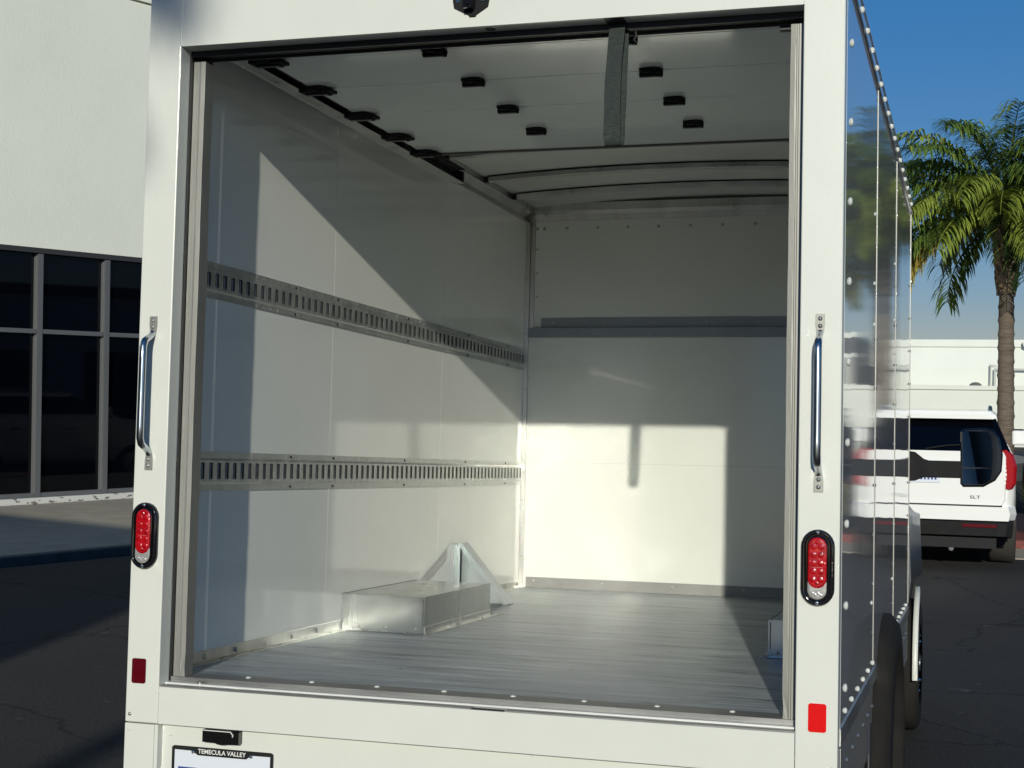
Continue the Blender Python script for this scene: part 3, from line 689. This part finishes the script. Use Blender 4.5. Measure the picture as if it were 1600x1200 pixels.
# lower rear panel, licence plate and its lamp
m = MB().box(-.8715, .8715, .028, .035, -1.02, -.7290); m.dome((-.835, .028, -.757), (0, -1, 0), .0055, .003); m.dome((.2, .028, -.7335), (0, -1, 0), .004, .003)
tb(m, 'rear_panel', [WHITE, SCREW], bevel=.002)
for x_ in (-.8715, .861): tb(MB().box(x_, x_+.0105, .002, .028, -1.02, -.7292), 'panel_edge', WHITE, bevel=.001)
m = MB(); m.prism([(-.727, -.7320), (-.618, -.7320), (-.618, -.7665), (-.655, -.768), (-.665, -.770), (-.680, -.770), (-.692, -.766), (-.727, -.7655)], 1, .006, .028)
lp = tb(m, 'plate_lamp', GLOSSB, bevel=.002)
m = MB().box(-.724, -.640, .002, .0058, -.7345, -.7322); m.tube([(-.642, .004, -.7335), (-.634, .004, -.742), (-.636, .004, -.747)], .0018, 6); tb(m, 'lamp_clip', WHITE, lp)
X0, X1, ZT, ZB = -.823, -.521, -.783, -.945
m = MB()
def rr(x0, x1, z0, z1, r, n=5):
    p = []
    for (cx, cz, a0) in ((x1-r, z1-r, 0), (x0+r, z1-r, 90), (x0+r, z0+r, 180), (x1-r, z0+r, 270)):
        for i in range(n+1): a = math.radians(a0+90*i/n); p.append((cx+r*math.cos(a), cz+r*math.sin(a)))
    return p
pl = tb(MB().box(X0+.003, X1-.003, .020, .0215, ZB, ZT-.003), 'licence_plate', PLATE)
f = MB(); xm = (X0+X1)/2
f.prism([(X0+.006, ZT), (X1-.006, ZT), (X1-.001, ZT-.003), (X1, ZT-.008), (X1-.0095, ZT-.010), (xm+.088, ZT-.0105), (xm+.072, ZT-.0215), (xm-.072, ZT-.0215), (xm-.088, ZT-.0105), (X0+.0095, ZT-.010), (X0, ZT-.008), (X0+.001, ZT-.003)], 1, .0145, .0195)
f.box(X0, X0+.0065, .0145, .0195, ZB-.004, ZT-.0081); f.box(X1-.0065, X1, .0145, .0195, ZB-.004, ZT-.0081); f.box(X0+.0065, X1-.0065, .0145, .0195, ZB-.004, ZB+.014)
tb(f, 'plate_frame', BPLAS, pl, bevel=.001)
MT = Matrix.Translation((xm+.001, .0142, ZT-.0108-TO[2])) @ Matrix.Rotation(math.radians(90), 4, 'X')
WTXT = mat('white_lettering', (.72, .72, .70), .5)
text_mesh('frame_lettering', 'TEMECULA VALLEY', .0170, WTXT, pl, MT, sx=.98)
for x in (xm-.0865, xm+.0865): m = MB().dome((x, .0145, ZT-.0135), (0, -1, 0), .0048, .003, 0, 12); tb(m, 'screw', CHROME, pl)
m = MB().box(X0+.018, X0+.075, .0193, .0199, ZT-.072, ZT-.0565); m.box(X0+.085, X1-.06, .0193, .0199, ZT-.076, ZT-.057); tb(m, 'plate_band', BLUE, pl)
# ---- chassis, fenders, wheels, mudflaps
m = MB().box(-.40, -.34, .1, 6.0, -.86, -.70); m.box(.34, .40, .1, 6.0, -.86, -.70)
for y in (.2, .9, 1.5, 2.3, 3.0, 3.6): m.box(-.9, .9, y-.03, y+.03, -.70, -.645)
tb(m, 'chassis', BPLAS)
def wheel(cx, cy_, r, wd, s):
    t = MB(); rings = []; n = 28
    prof = [(-wd/2, r*.62), (-wd/2, r*.90), (-wd*.42, r*.98), (-wd*.25, r), (wd*.25, r), (wd*.42, r*.98), (wd/2, r*.90), (wd/2, r*.62)]
    for k in range(n+1):
        a = 2*math.pi*k/n; rings.append([(cx+px, cy_+math.cos(a)*rr_, -1.4+r-.004+math.sin(a)*rr_) for px, rr_ in prof])
    t.loft(rings, caps=False, closed=False)
    w_ = tb(t, 'wheel', FENDM)
    q = MB(); zc = -1.4+r
    q.cyl((cx-wd*.3, cy_, zc), (cx+s*wd*.30, cy_, zc), r*.62, 24); q.cyl((cx, cy_, zc), (cx+s*wd*.50, cy_, zc), r*.13, 16)
    tb(q, 'rim', GALV, w_)
    for k in range(8): a = 2*math.pi*k/8; q = MB(); q.dome((cx+s*wd*.30, cy_+math.cos(a)*r*.42, zc+math.sin(a)*r*.42), (s, 0, 0), .014, .045, 0, 8); tb(q, 'wheel_nut', CHROME, w_)
for s in (-1, 1):
    wheel(s*.80, 1.74, .36, .22, s); wheel(s*.862, 5.05, .36, .22, s)
    # bulging rear fender
    m = MB(); rings = []
    for k in range(25):
        a = math.radians(-12+204*k/24); c, sn = math.cos(a), math.sin(a)
        y_, z_ = 1.76, -1.02
        prof = [(.40, .935), (.405, 1.006), (.425, 1.020), (.50, 1.014), (.535, .985), (.54, .935)]
        rings.append([(s*x, y_-c*r_*1.02, z_+sn*r_) for r_, x in prof])
    m.loft(rings, smooth=True); tb(m, 'fender', FENDM)
    m = MB().box(*sorted((s*.70, s*.955)), 1.16, 1.170, -1.28, -.87); tb(m, 'mudflap', FENDM)
    m = MB().tube([(s*.958, 1.145, -.77), (s*.958, 1.145, -1.30)], .008, 10); tb(m, 'flap_rod', CHROME)
# ---- cab
def ring_cab(y, hw, zt, hwt, zb=-1.08):
    return [(hw*.93, y, zb), (hw*.955, y, zb+.10), (hw*1.0, y, -.55), (hw*.985, y, -.22), (hwt+.03, y, zt-.12), (hwt*.9, y, zt), (0, y, zt+.02), (-hwt*.9, y, zt), (-hwt-.03, y, zt-.12), (-hw*.985, y, -.22), (-hw, y, -.55), (-hw*.955, y, zb+.10), (-hw*.93, y, zb)]
m = MB()
m.loft([ring_cab(*r) for r in ((3.74, .90, .62, .72), (3.9, .925, .66, .73), (4.35, .945, .66, .73))])
cabb = tb(m, 'cab', WHITE)
m = MB(); m.loft([ring_cab(*r) for r in ((4.36, .945, .66, .73, -.62), (4.62, .953, .50, .70, -.62), (4.9, .968, .10, .76, -.60), (5.1, .974, .0, .76, -.60), (5.3, .968, -.05, .76, -.60), (5.6, .93, -.12, .74, -.62), (6.05, .87, -.28, .68), (6.2, .80, -.40, .60))])
tb(m, 'bonnet', WHITE, cabb)
for s in (-1, 1):
    m = MB()
    m.loft([[(s*(x-.035*max(0, math.degrees(a)-70)/118), 5.05-math.cos(a)*r_, -1.04+math.sin(a)*r_) for r_, x in ((.400, .945), (.406, .968), (.410, .973), (.420, .972), (.424, .945))] for a in [math.radians(-6+194*k/24) for k in range(25)]])
    tb(m, 'wheel_arch', WHITE, cabb)
    m = MB().box(*sorted((s*.80, s*.83)), 3.98, 4.55, .0, .50); tb(m, 'cab_window', GLASS, cabb)
    # lower step panel, bowed out
    m = MB(); m.loft([[(s*.86, y, -1.12), (s*(.88+b), y, -1.10), (s*(.885+b), y, -1.0), (s*(.87+b), y, -.98), (s*.86, y, -.98)] for y, b in ((3.74, 0), (3.9, .01), (4.3, .02), (4.6, .02))]); tb(m, 'step', BPLAS, cabb)
    # tow mirror
    mm = MB()
    mm.loft([[(s*x, y-.02, z-h), (s*x, y+.05, z-h), (s*x, y+.05, z+h), (s*x, y-.02, z+h)] for x, y, z, h in ((.88, 4.74, .05, .085), (.945, 4.76, .048, .078), (.99, 4.78, .040, .050), (1.02, 4.79, .035, .046), (1.19, 4.79, .035, .046))], smooth=False)
    ar = tb(mm, 'side_mirror', BPLAS, bevel=.006)
    hd = MB(); ol = [(1.180, -.04), (1.195, -.058), (1.30, -.055), (1.36, -.02), (1.392, .03), (1.398, .12), (1.380, .21), (1.350, .25), (1.30, .262), (1.195, .255), (1.180, .235)]
    cx_, cz_ = 1.285, .10
    hd.loft([[(s*(cx_+(x-cx_)*k), y, cz_+(z-cz_)*k) for x, z in ol] for k, y in ((.93, 4.765), (1., 4.775), (1., 4.82), (.9, 4.87), (.6, 4.90))]); tb(hd, 'mirror_housing', GLOSSB, ar)
    def tilt(pl):
        return [[(s*x, yy-.20*(x-1.192), z) for x, z in pl] for yy in (4.757, 4.7635)]
    g1 = MB(); g1.loft(tilt(((1.192, .05), (1.343, .05), (1.347, .12), (1.335, .22), (1.318, .240), (1.20, .243), (1.192, .232))), smooth=False)
    mg = mat('mirror_glass', (.42, .45, .5), .02, 1.) if 'mirror_glass' not in bpy.data.materials else bpy.data.materials['mirror_glass']
    tb(g1, 'mirror_glass', mg, ar)
    g2 = MB(); g2.loft(tilt(((1.192, -.035), (1.20, -.043), (1.30, -.040), (1.335, -.015), (1.343, .042), (1.192, .042))), smooth=False); tb(g2, 'blind_spot_glass', mg, ar)
# ------------------------------------------------------------------ far white building
fb = thing('white_building', 'long low white building behind the palm and the white vehicle', 'building', (-4, 64, -2.1)); fo = tuple(fb.location)
MB().box(-24, 3.15, 64, 78, -2.2, 2.27).build('wall', STUC2, fb, fo)
MB().box(-24, 3.15, 63.92, 78, 2.10, 2.42).build('parapet', STUC2, fb, fo, bevel=.02)
MB().box(-24, 4.8, 59.5, 63.9, -2.2, .24).build('lower_wing', STUC2, fb, fo)
MB().box(-24, 4.8, 59.42, 63.9, .242, .42).build('lower_parapet', STUC2, fb, fo, bevel=.02)
m = MB().tube([(1.62, 63.8, -.0), (1.62, 63.8, 1.32), (2.38, 63.8, 1.32), (2.38, 63.8, -.0)], .04, 8); m.tube([(1.80, 63.76, .2), (1.80, 63.76, 1.16), (2.44, 63.76, 1.14), (3.1, 63.76, 1.14)], .05, 8)
m.build('roof_pipe', mat('wall_pipe', (.42, .43, .40), .6), fb, fo)
v = MB(); v.dome((1.03, 63.0, .40), (0, 0, 1), .27, .19, 0, 16); v.build('roof_vent', mat('vent_grey', (.12, .12, .12), .6), fb, fo)
v = MB(); v.prism([(2.90, 2.30), (3.10, 2.37), (3.2, 2.22), (3.04, 2.08), (2.94, 2.14)], 1, 63.6, 63.9); v.box(3.0, 3.06, 63.9, 63.99, 2.27, 2.33); v.build('floodlight', mat('lamp_housing', (.55, .50, .42), .4), fb, fo, bevel=.01)
rb = thing('long_low_building', 'long low building right of the frame, its dark outline mirrored in the storefront glass', 'building', (24, 30, -2.1)); ro = tuple(rb.location)
MB().box(24, 38, -2, 56, -2.3, 3.2).build('wall', STUC2, rb, ro); MB().box(23.9, 38, -2.1, 56.1, 3.202, 3.6).build('roof', DWALL, rb, ro)
for k in range(9): MB().box(23.93, 23.99, 1+6*k, 5+6*k, -1.3, 1.2).build('window', GLASS, rb, ro)
ob = thing('office_building', 'dark clad office block with white window bands, seen mirrored in the truck side', 'building', (10, 70, -2.1)); oo = tuple(ob.location)
MB().box(4.3, 34, 70, 84, -2.2, 2.75).build('wall', DWALL, ob, oo); MB().box(4.25, 34.05, 69.9, 84, 2.752, 3.0).build('parapet', STUC2, ob, oo)
for z in (1.8, .35, -.95): MB().box(4.4, 14, 69.86, 69.99, z, z+.2).build('window_band', STUC2, ob, oo)
for x in (4.6, 6.1, 7.7, 9.4, 11.2): MB().box(x, x+.3, 69.8, 69.98, -2.1, 1.79).build('column', STUC2, ob, oo)
for k in range(5): MB().box(5+1.55*k, 6+1.55*k, 69.93, 69.99, -.7, .3).build('window', GLASS, ob, oo)
# hills on the horizon
m = MB(); rings = []
for k in range(61):
    a = math.radians(-75+150*k/60); R = 1400; h = 22+16*math.sin(k*.31)+9*math.sin(k*.83+1)+4*math.sin(k*2.1)
    d = Vector((math.sin(a), math.cos(a), 0)); rings.append([tuple(d*R+Vector((0, 0, -3))), tuple(d*(R+220)+Vector((0, 0, h))), tuple(d*(R+500)+Vector((0, 0, -3)))])
m.loft(rings, caps=False, closed=False); struct(m.build('hills', HILLM))

# ------------------------------------------------------------------ palms
LEAF = [mat('palm_leaf_%s' % n, c, .42, spec=.4, var=.25, vscale=3) for n, c in (('green', (.10, .165, .030)), ('light', (.24, .30, .05)), ('dry', (.33, .27, .06)), ('dark', (.035, .07, .022)))]
for m_ in LEAF:
    b_ = m_.node_tree.nodes['Principled BSDF']
    t_ = m_.node_tree; tr = t_.nodes.new('ShaderNodeBsdfTranslucent'); mx_ = t_.nodes.new('ShaderNodeMixShader'); mx_.inputs[0].default_value = .3
    src = b_.inputs['Base Color'].links[0].from_socket; t_.links.new(src, tr.inputs[0])
    out = [n for n in t_.nodes if n.type == 'OUTPUT_MATERIAL'][0]
    t_.links.new(b_.outputs[0], mx_.inputs[1]); t_.links.new(tr.outputs[0], mx_.inputs[2]); t_.links.new(mx_.outputs[0], out.inputs[0])
TRUNK = mat('palm_trunk', (.12, .095, .075), .9, var=.3, vscale=5, vstretch=(1, 1, 6), bump=.8, bscale=20, bstretch=(1, 1, 4))
BOOT = mat('palm_boots', (.27, .185, .12), .85, var=.35, vscale=9)
def palm(x, y, zb, zc, r0, r1, label, seed, lean=(0, 0), fl=3.0, nf=30, face=0):
    rnd = random.Random(seed)
    t = thing('palm_tree', label, 'palm tree', (x, y, zb), group='tall palms round the lot'); o = (x, y, zb)
    rings = []; n = 20; H = zc-zb; K = int(H/.06)
    for k in range(K+1):
        h = k/K; ph = (k % 4)/4; rr_ = r0+(r1-r0)*h+.05*max(0, 1-h*7)+(.013 if k % 4 == 0 else -.004*ph)
        rings.append([(x+lean[0]*h+math.cos(2*math.pi*i/n)*rr_*(1+.02*math.sin(i*3+k*.7)), y+lean[1]*h+math.sin(2*math.pi*i/n)*rr_, zb+H*h) for i in range(n)])
    MB().loft(rings).build('trunk', TRUNK, t, o)
    cx, cy2 = x+lean[0], y+lean[1]
    m = MB()
    for k in range(64):                                  # old leaf bases
        h = k/64; a = k*2.4; rad = r1*(1.0+.55*h); z = zc-.85+h*1.4
        d = Vector((math.cos(a), math.sin(a), 0)); p = Vector((cx, cy2, z))+d*rad*.82
        q = p+d*(.07+.09*h)+Vector((0, 0, .26+.1*h)); sd = Vector((-d.y, d.x, 0))*.085*(1-.3*h)
        m.add([p-sd, p+sd, q+sd*.45, q-sd*.45, p-sd+d*.05, p+sd+d*.05, q+sd*.3+d*.03, q-sd*.3+d*.03], [(0, 1, 2, 3), (4, 7, 6, 5), (0, 4, 5, 1), (1, 5, 6, 2), (2, 6, 7, 3), (3, 7, 4, 0)])
    m.tube([(cx, cy2, zc-.8), (cx, cy2, zc+.65)], [r1, r1*1.15], 14); m.build('trunk_top', BOOT, t, o)
    cr = MB()
    for f in range(nf):
        u = f/nf; a = f*2.39996+rnd.uniform(-.2, .2)
        el = math.radians(82-100*u+rnd.uniform(-8, 8)); L_ = fl*rnd.uniform(.85, 1.08)*(1-.12*u); droop = rnd.uniform(1.5, 2.1)-.55*u
        dry = u > .96; mi = 2 if dry else (1 if rnd.random() < .50 else (3 if u > .72 and rnd.random() < .6 else 0))
        d = Vector((math.cos(a), math.sin(a), 0)); p = Vector((cx, cy2, zc+.55))+d*.12; pts = [p.copy()]; dirs = []
        S = 26; e = el
        for s_ in range(S):
            dr = d*math.cos(e)+Vector((0, 0, 1))*math.sin(e); dirs.append(dr); p = p+dr*L_/S; pts.append(p.copy()); e = max(-1.45, e-droop*(.35+1.1*s_/S)/S)
        dirs.append(dirs[-1])
        cr.tube(pts, [.026*(1-s_/S*.9)+.002 for s_ in range(S+1)], 5, mi, caps=False)
        side = Vector((-d.y, d.x, 0))
        NL = 84
        for l in range(NL):
            s_ = .13+.87*l/NL; fi = s_*S; i0 = min(S-1, int(fi)); q = pts[i0].lerp(pts[i0+1], fi-i0); dr = dirs[i0]
            up = side.cross(dr).normalized()
            if up.z < 0: up = -up
            ln = .68*math.sin(math.pi*min(1, .22+.80*(1-s_)*.95+.02))*rnd.uniform(.8, 1.1)*(fl/3.0)
            for sg in (-1, 1):
                pl_ = rnd.uniform(-.3, .55)
                v0 = (dr*rnd.uniform(.45, .8)+side*sg*.9+up*pl_).normalized()
                q1 = q+v0*ln*.35; v1 = (v0*1.0+Vector((0, 0, -.55))).normalized(); q2 = q1+v1*ln*.33
                v2 = (v1+Vector((0, 0, -1.0))).normalized(); q3 = q2+v2*ln*.34
                wd = v0.cross(Vector((0, 0, 1)) if abs(v0.z) < .9 else side).normalized()*.020*rnd.uniform(.7, 1.2)
                mm = mi if rnd.random() < .86 else rnd.choice((0, 1, 3))
                cr.add([q-wd*.4, q+wd*.4, q1+wd, q1-wd, q2+wd*.9, q2-wd*.9, q3], [(0, 1, 2, 3), (3, 2, 4, 5), (5, 4, 6)], mm)
    cr.build('crown', LEAF, t, o)
    return t
palm(1.70, 24.5, -2.05, 2.62, .155, .125, 'tall palm with drooping green fronds in front of the far white wall', 3, lean=(-.02, 0), fl=2.65, nf=60)
palm(4.2, 31, -2.05, 3.1, .16, .13, 'palm right of the frame, mirrored in the truck side', 11, fl=3.0, nf=34)
palm(1.45, -17.6, -1.3, 6.2, .13, .10, 'palm behind the viewer that dapples the top of the left rear post', 5, fl=1.35, nf=26)

# ------------------------------------------------------------------ vehicles seen from behind
CARW = mat('car_white', (.78, .79, .78), .22, coat=1.)
CARB = mat('car_black', (.010, .011, .013), .2, coat=1.)
TYRE = mat('tyre', (.035, .032, .028), .85, var=.2, bump=.5, bscale=30)
RED2 = mat('lamp_red', (.33, .004, .010), .1, coat=1.); WLAMP = mat('lamp_white', (.85, .83, .80), .12, coat=1.)
def car(name, label, cat, loc, rz, paint, H=1.86, L=5.25, hw=1.02, belt=1.36, suv=True, group=None):
    t = thing(name, label, cat, loc, rz, group); o = (0, 0, 0)
    def bb(m, n, mt, par=t, bevel=0., seg=2): return m.build(n, mt, par, o, bevel, seg)
    def ring(y, h, zb, zt, tuck=.0):
        return [(h*.90, y, zb), (h*.985, y, zb+.10), (h, y, zb+.35), (h*.995, y, zt-.28), (h*.965, y, zt-.10), (h*.93-tuck, y, zt), (-h*.93+tuck, y, zt), (-h*.965, y, zt-.10), (-h*.995, y, zt-.28), (-h, y, zb+.35), (-h*.985, y, zb+.10), (-h*.90, y, zb)]
    bz = belt+.02; hood = belt-.18
    m = MB(); m.loft([ring(y, h, zb, zt) for y, h, zb, zt in ((.03, hw*.90, .56, bz), (.07, hw*.955, .54, bz), (.20, hw*.99, .50, bz), (.5, hw, .38, bz), (2.5, hw, .38, bz), (3.55, hw, .38, bz), (3.75, hw, .38, hood+.12), (4.9, hw*.98, .38, hood), (5.12, hw*.92, .42, hood-.1), (L, hw*.82, .48, hood-.2))])
    body = bb(m, 'body', paint)
    # tailgate skin, a slightly proud pressed panel
    m = MB(); ol = [(-.86, .74), (.86, .74), (.895, .80), (.90, 1.30), (.87, belt), (-.87, belt), (-.90, 1.30), (-.895, .80)]
    k_ = hw/1.02; m.loft([[(x*k_*s_, y, .74+(z-.74)*1.0) for x, z in ol] for y, s_ in ((.06, 1.0), (-.002, 1.0), (-.018, .985))], smooth=False)
    m.prism([(-.30, 1.0), (.30, 1.0), (.32, 1.10), (-.32, 1.10)], 1, -.0205, -.0185, 0)
    tg = bb(m, 'tailgate', paint, t, .012, 3)
    # greenhouse, black glass all round, with a painted roof
    tp = H-.12
    def gr(y, h0, z, k=.9): return [(h0, y, z), (-h0, y, z)]
    m = MB(); hb, ht = hw*.925, hw*.765
    m.loft([[(-hb, y0, belt), (hb, y0, belt), (ht, y1, tp), (-ht, y1, tp)] if i == 0 else [(-hb, y0, belt), (hb, y0, belt), (ht, y1, tp), (-ht, y1, tp)] for i, (y0, y1) in enumerate(((.0, .17), (3.72, 2.75)))], smooth=False)
    bb(m, 'window_glass', GLASS, t, .05, 4)
    m = MB(); m.loft([[(x*k, y+dy, z) for x, y in ((-ht-.015, .12), (ht+.015, .12), (ht+.02, 1.0), (ht, 2.72), (-ht, 2.72), (-ht-.02, 1.0))] for k, dy, z in ((1.0, 0, tp+.001), (.99, .0, tp+.045), (.93, .03, tp+.085))], smooth=False); bb(m, 'roof', paint, t, .03, 3)
    m = MB().prism([(-ht+.02, tp-.005), (ht-.02, tp-.005), (ht-.06, tp+.05), (-ht+.06, tp+.05)], 1, .03, .14); bb(m, 'roof_spoiler', paint, t, .012)
    for s in (-1, 1):
        m = MB().tube([(s*(ht-.06), .35, tp+.08), (s*(ht-.06), .55, tp+.125), (s*(ht-.06), 2.3, tp+.125), (s*(ht-.06), 2.55, tp+.08)], .022, 8, flat=[.8]*4); bb(m, 'roof_rack', MULL if paint is CARB else GALV)
        # lamps
        m = MB(); pr = [(.865, .95), (.975, .93), (1.015, 1.0), (1.02, 1.20), (.985, 1.32), (.93, 1.385), (.875, 1.375), (.87, 1.28)]
        m.loft([[(s*x*k_*q, y, z) for x, z in pr] for y, q in ((.17, 1.), (.035, .995), (-.005, .965))], smooth=False); tl = bb(m, 'tail_lamp', RED2, t, .012)
        m = MB()
        for k in range(6): m.box(*sorted((s*.868*k_, s*(.905-.004*abs(k-2))*k_)), -.022, -.006, .985+.048*k, 1.02+.048*k)
        bb(m, 'reversing_lamp', WLAMP, tl, .004)
        for y in (.92, 3.98):
            m = MB(); rings = []; r_, wd = .39, .31
            for k in range(29):
                a = 2*math.pi*k/28; rings.append([(s*(hw-.15)+px, y+math.cos(a)*rr_, r_-.004+math.sin(a)*rr_) for px, rr_ in ((-wd/2, r_*.6), (-wd/2, r_*.92), (-wd*.4, r_), (wd*.4, r_), (wd/2, r_*.92), (wd/2, r_*.6))])
            m.loft(rings, caps=False, closed=False); wh = bb(m, 'wheel', TYRE)
            m = MB().cyl((s*(hw-.20), y, r_), (s*(hw-.05), y, r_), r_*.61, 24)
            for k in range(6): a = math.pi*k/3; m.box(*sorted((s*(hw-.05), s*(hw-.035))), y+math.cos(a)*.10-.03, y+math.cos(a)*.10+.03, r_+math.sin(a)*.10-.03, r_+math.sin(a)*.10+.03)
            bb(m, 'rim', GALV, wh)
        m = MB().box(*sorted((s*.42*k_, s*.80*k_)), -.072, -.062, .485, .525); bb(m, 'rear_reflector', REDD, t, .006)
        m = MB().box(*sorted((s*hw, s*(hw+.2))), 3.35, 3.45, belt-.02, belt+.18); bb(m, 'door_mirror', paint, t, .03)
        for y0 in (1.35, 2.45): 
            m = MB().box(*sorted((s*hw, s*(hw+.02))), y0+.1, y0+.3, belt-.28, belt-.25); bb(m, 'door_handle', CHROME, t, .005)
    m = MB(); m.loft([[(x*k_, y, z) for x, z in ((-1.0, .56), (1.0, .56), (1.02, .64), (1.0, .735), (-1.0, .735), (-1.02, .64))] for y in (.30, .12)]+[[(x*k_, -.045, z) for x, z in ((-.93, .565), (.93, .565), (.945, .64), (.925, .725), (-.925, .725), (-.945, .64))]], smooth=False); bb(m, 'upper_bumper', paint, t, .02, 3)
    m = MB(); m.loft([[(x*k_, .30, z) for x, z in ((-.98, .36), (.98, .36), (1.0, .555), (-1.0, .555))], [(x*k_, .06, z) for x, z in ((-.97, .36), (.97, .36), (.99, .555), (-.99, .555))], [(x*k_, -.06, z) for x, z in ((-.90, .39), (.90, .39), (.92, .545), (-.92, .545))]], smooth=False); bb(m, 'lower_bumper', BPLAS, t, .015)
    m = MB().box(-.80*k_, .80*k_, .0, .4, .24, .36); m.box(-.9, .9, .5, L-.5, .22, .40); bb(m, 'underbody', DARK)
    for x_ in (.30, -.30): bb(MB().cyl((x_, .02, .225), (x_, .3, .225), .028, 12), 'exhaust', GALV)
    # wiper, window frame seams and a tow cover
    m = MB().tube([(.0, -.012, belt+.02), (.22, .012, belt+.06), (.42, .014, belt+.075)], .009, 6); bb(m, 'rear_wiper', BPLAS)
    m = MB().box(-.16, .16, -.0645, -.0605, .41, .50); bb(m, 'tow_cover', FENDM)
    m = MB().box(-.86*k_, .86*k_, -.020, .05, .732, .742); bb(m, 'tailgate_gap', DARK)
    m = MB().box(-.70, .70, -.034, -.019, 1.195, 1.245); bb(m, 'chrome_strip', CHROME, tg, .006)
    m = MB().box(-.17, .17, -.030, -.0208, .985, 1.13); lp_ = bb(m, 'licence_plate', PLATE, tg, .003)
    m = MB()
    for k in range(7): m.box(-.135+.04*k, -.112+.04*k, -.0312, -.0301, 1.02, 1.085)
    bb(m, 'plate_marks', BLUE, lp_)
    return t, tg
suv, tg = car('parked_suv', 'white full-size vehicle parked ahead of the truck with red tail lamps', 'car', (.665, 14.62, -2.0), 0, CARW, H=1.86, group='vehicles parked on the lot')
tx = text_mesh('trim_badge', 'SLT', .052, CHROME, tg, Matrix.Translation((.56, -.0205, .83)) @ Matrix.Rotation(math.radians(90), 4, 'X'), depth=.003, sx=1.5)
car('parked_car', 'black vehicle with bright bumper parked by the tall grass at the right edge', 'car', (3.05, 22.5, -2.0), 0, CARB, H=1.75, hw=1.0, belt=1.22, group='vehicles parked on the lot')
# ------------------------------------------------------------------ planter with tall grass
pk = MB(); pk.loft([[(1.72, 17.2, z), (5.2, 17.2, z), (5.6, 21.2, z), (1.80, 21.4, z)] for z in (-2.2, -1.885)], smooth=False)
tag(pk.build('planter_kerb', REDK, None, (1.72, 17.2, -2.0), bevel=.02), 'worn red painted kerb round the grass bed right of the white vehicle', 'kerb')
pm = MB(); pm.loft([[(1.88, 17.36, z), (5.05, 17.36, z), (5.4, 21.0, z), (1.95, 21.2, z)] for z in (-1.884, -1.872)], smooth=False)
struct(pm.build('soil', mat('dark_mulch', (.03, .024, .018), .95, var=.4, vscale=20, bump=.9, bscale=30)))
sd_ = MB(); sd_.loft([[(1.66, 15.9, z), (6, 15.9, z), (6, 17.18, z), (1.60, 17.18, z)] for z in (-2.2, -1.988)], smooth=False); struct(sd_.build('path', CONC))
GR = [mat('grass_%s' % n, c, .6, var=.2) for n, c in (('green', (.07, .10, .022)), ('straw', (.30, .24, .08)))]
rnd = random.Random(4)
for i, (gx, gy) in enumerate(((2.15, 17.9), (2.2, 18.9), (2.75, 18.2), (2.3, 20.0), (3.0, 19.4), (3.7, 18.3), (4.4, 19.2))):
    m = MB()
    for k in range(420):
        a = rnd.uniform(0, 6.283); r_ = rnd.uniform(0, .14); p = Vector((gx+math.cos(a)*r_, gy+math.sin(a)*r_, -1.873)); ln = rnd.uniform(.55, .95); out = rnd.uniform(.15, .75); d = Vector((math.cos(a), math.sin(a), 0))
        sd = Vector((-d.y, d.x, 0))*.006; q1 = p+d*out*ln*.3+Vector((0, 0, ln*.55)); q2 = p+d*out*ln*.8+Vector((0, 0, ln*(.95-.35*out)))
        m.add([p-sd, p+sd, q1+sd, q1-sd, q2], [(0, 1, 2, 3), (3, 2, 4)], 1 if rnd.random() < .35 else 0)
    lab = 'clump of tall yellow-green grass nearest the white vehicle' if i == 0 else ('one of the tall grass clumps in the red kerbed bed')
    tag(m.build('ornamental_grass', GR, None, (gx, gy, -1.873)), lab, 'grass plant', 'tall grasses in the red kerbed bed')
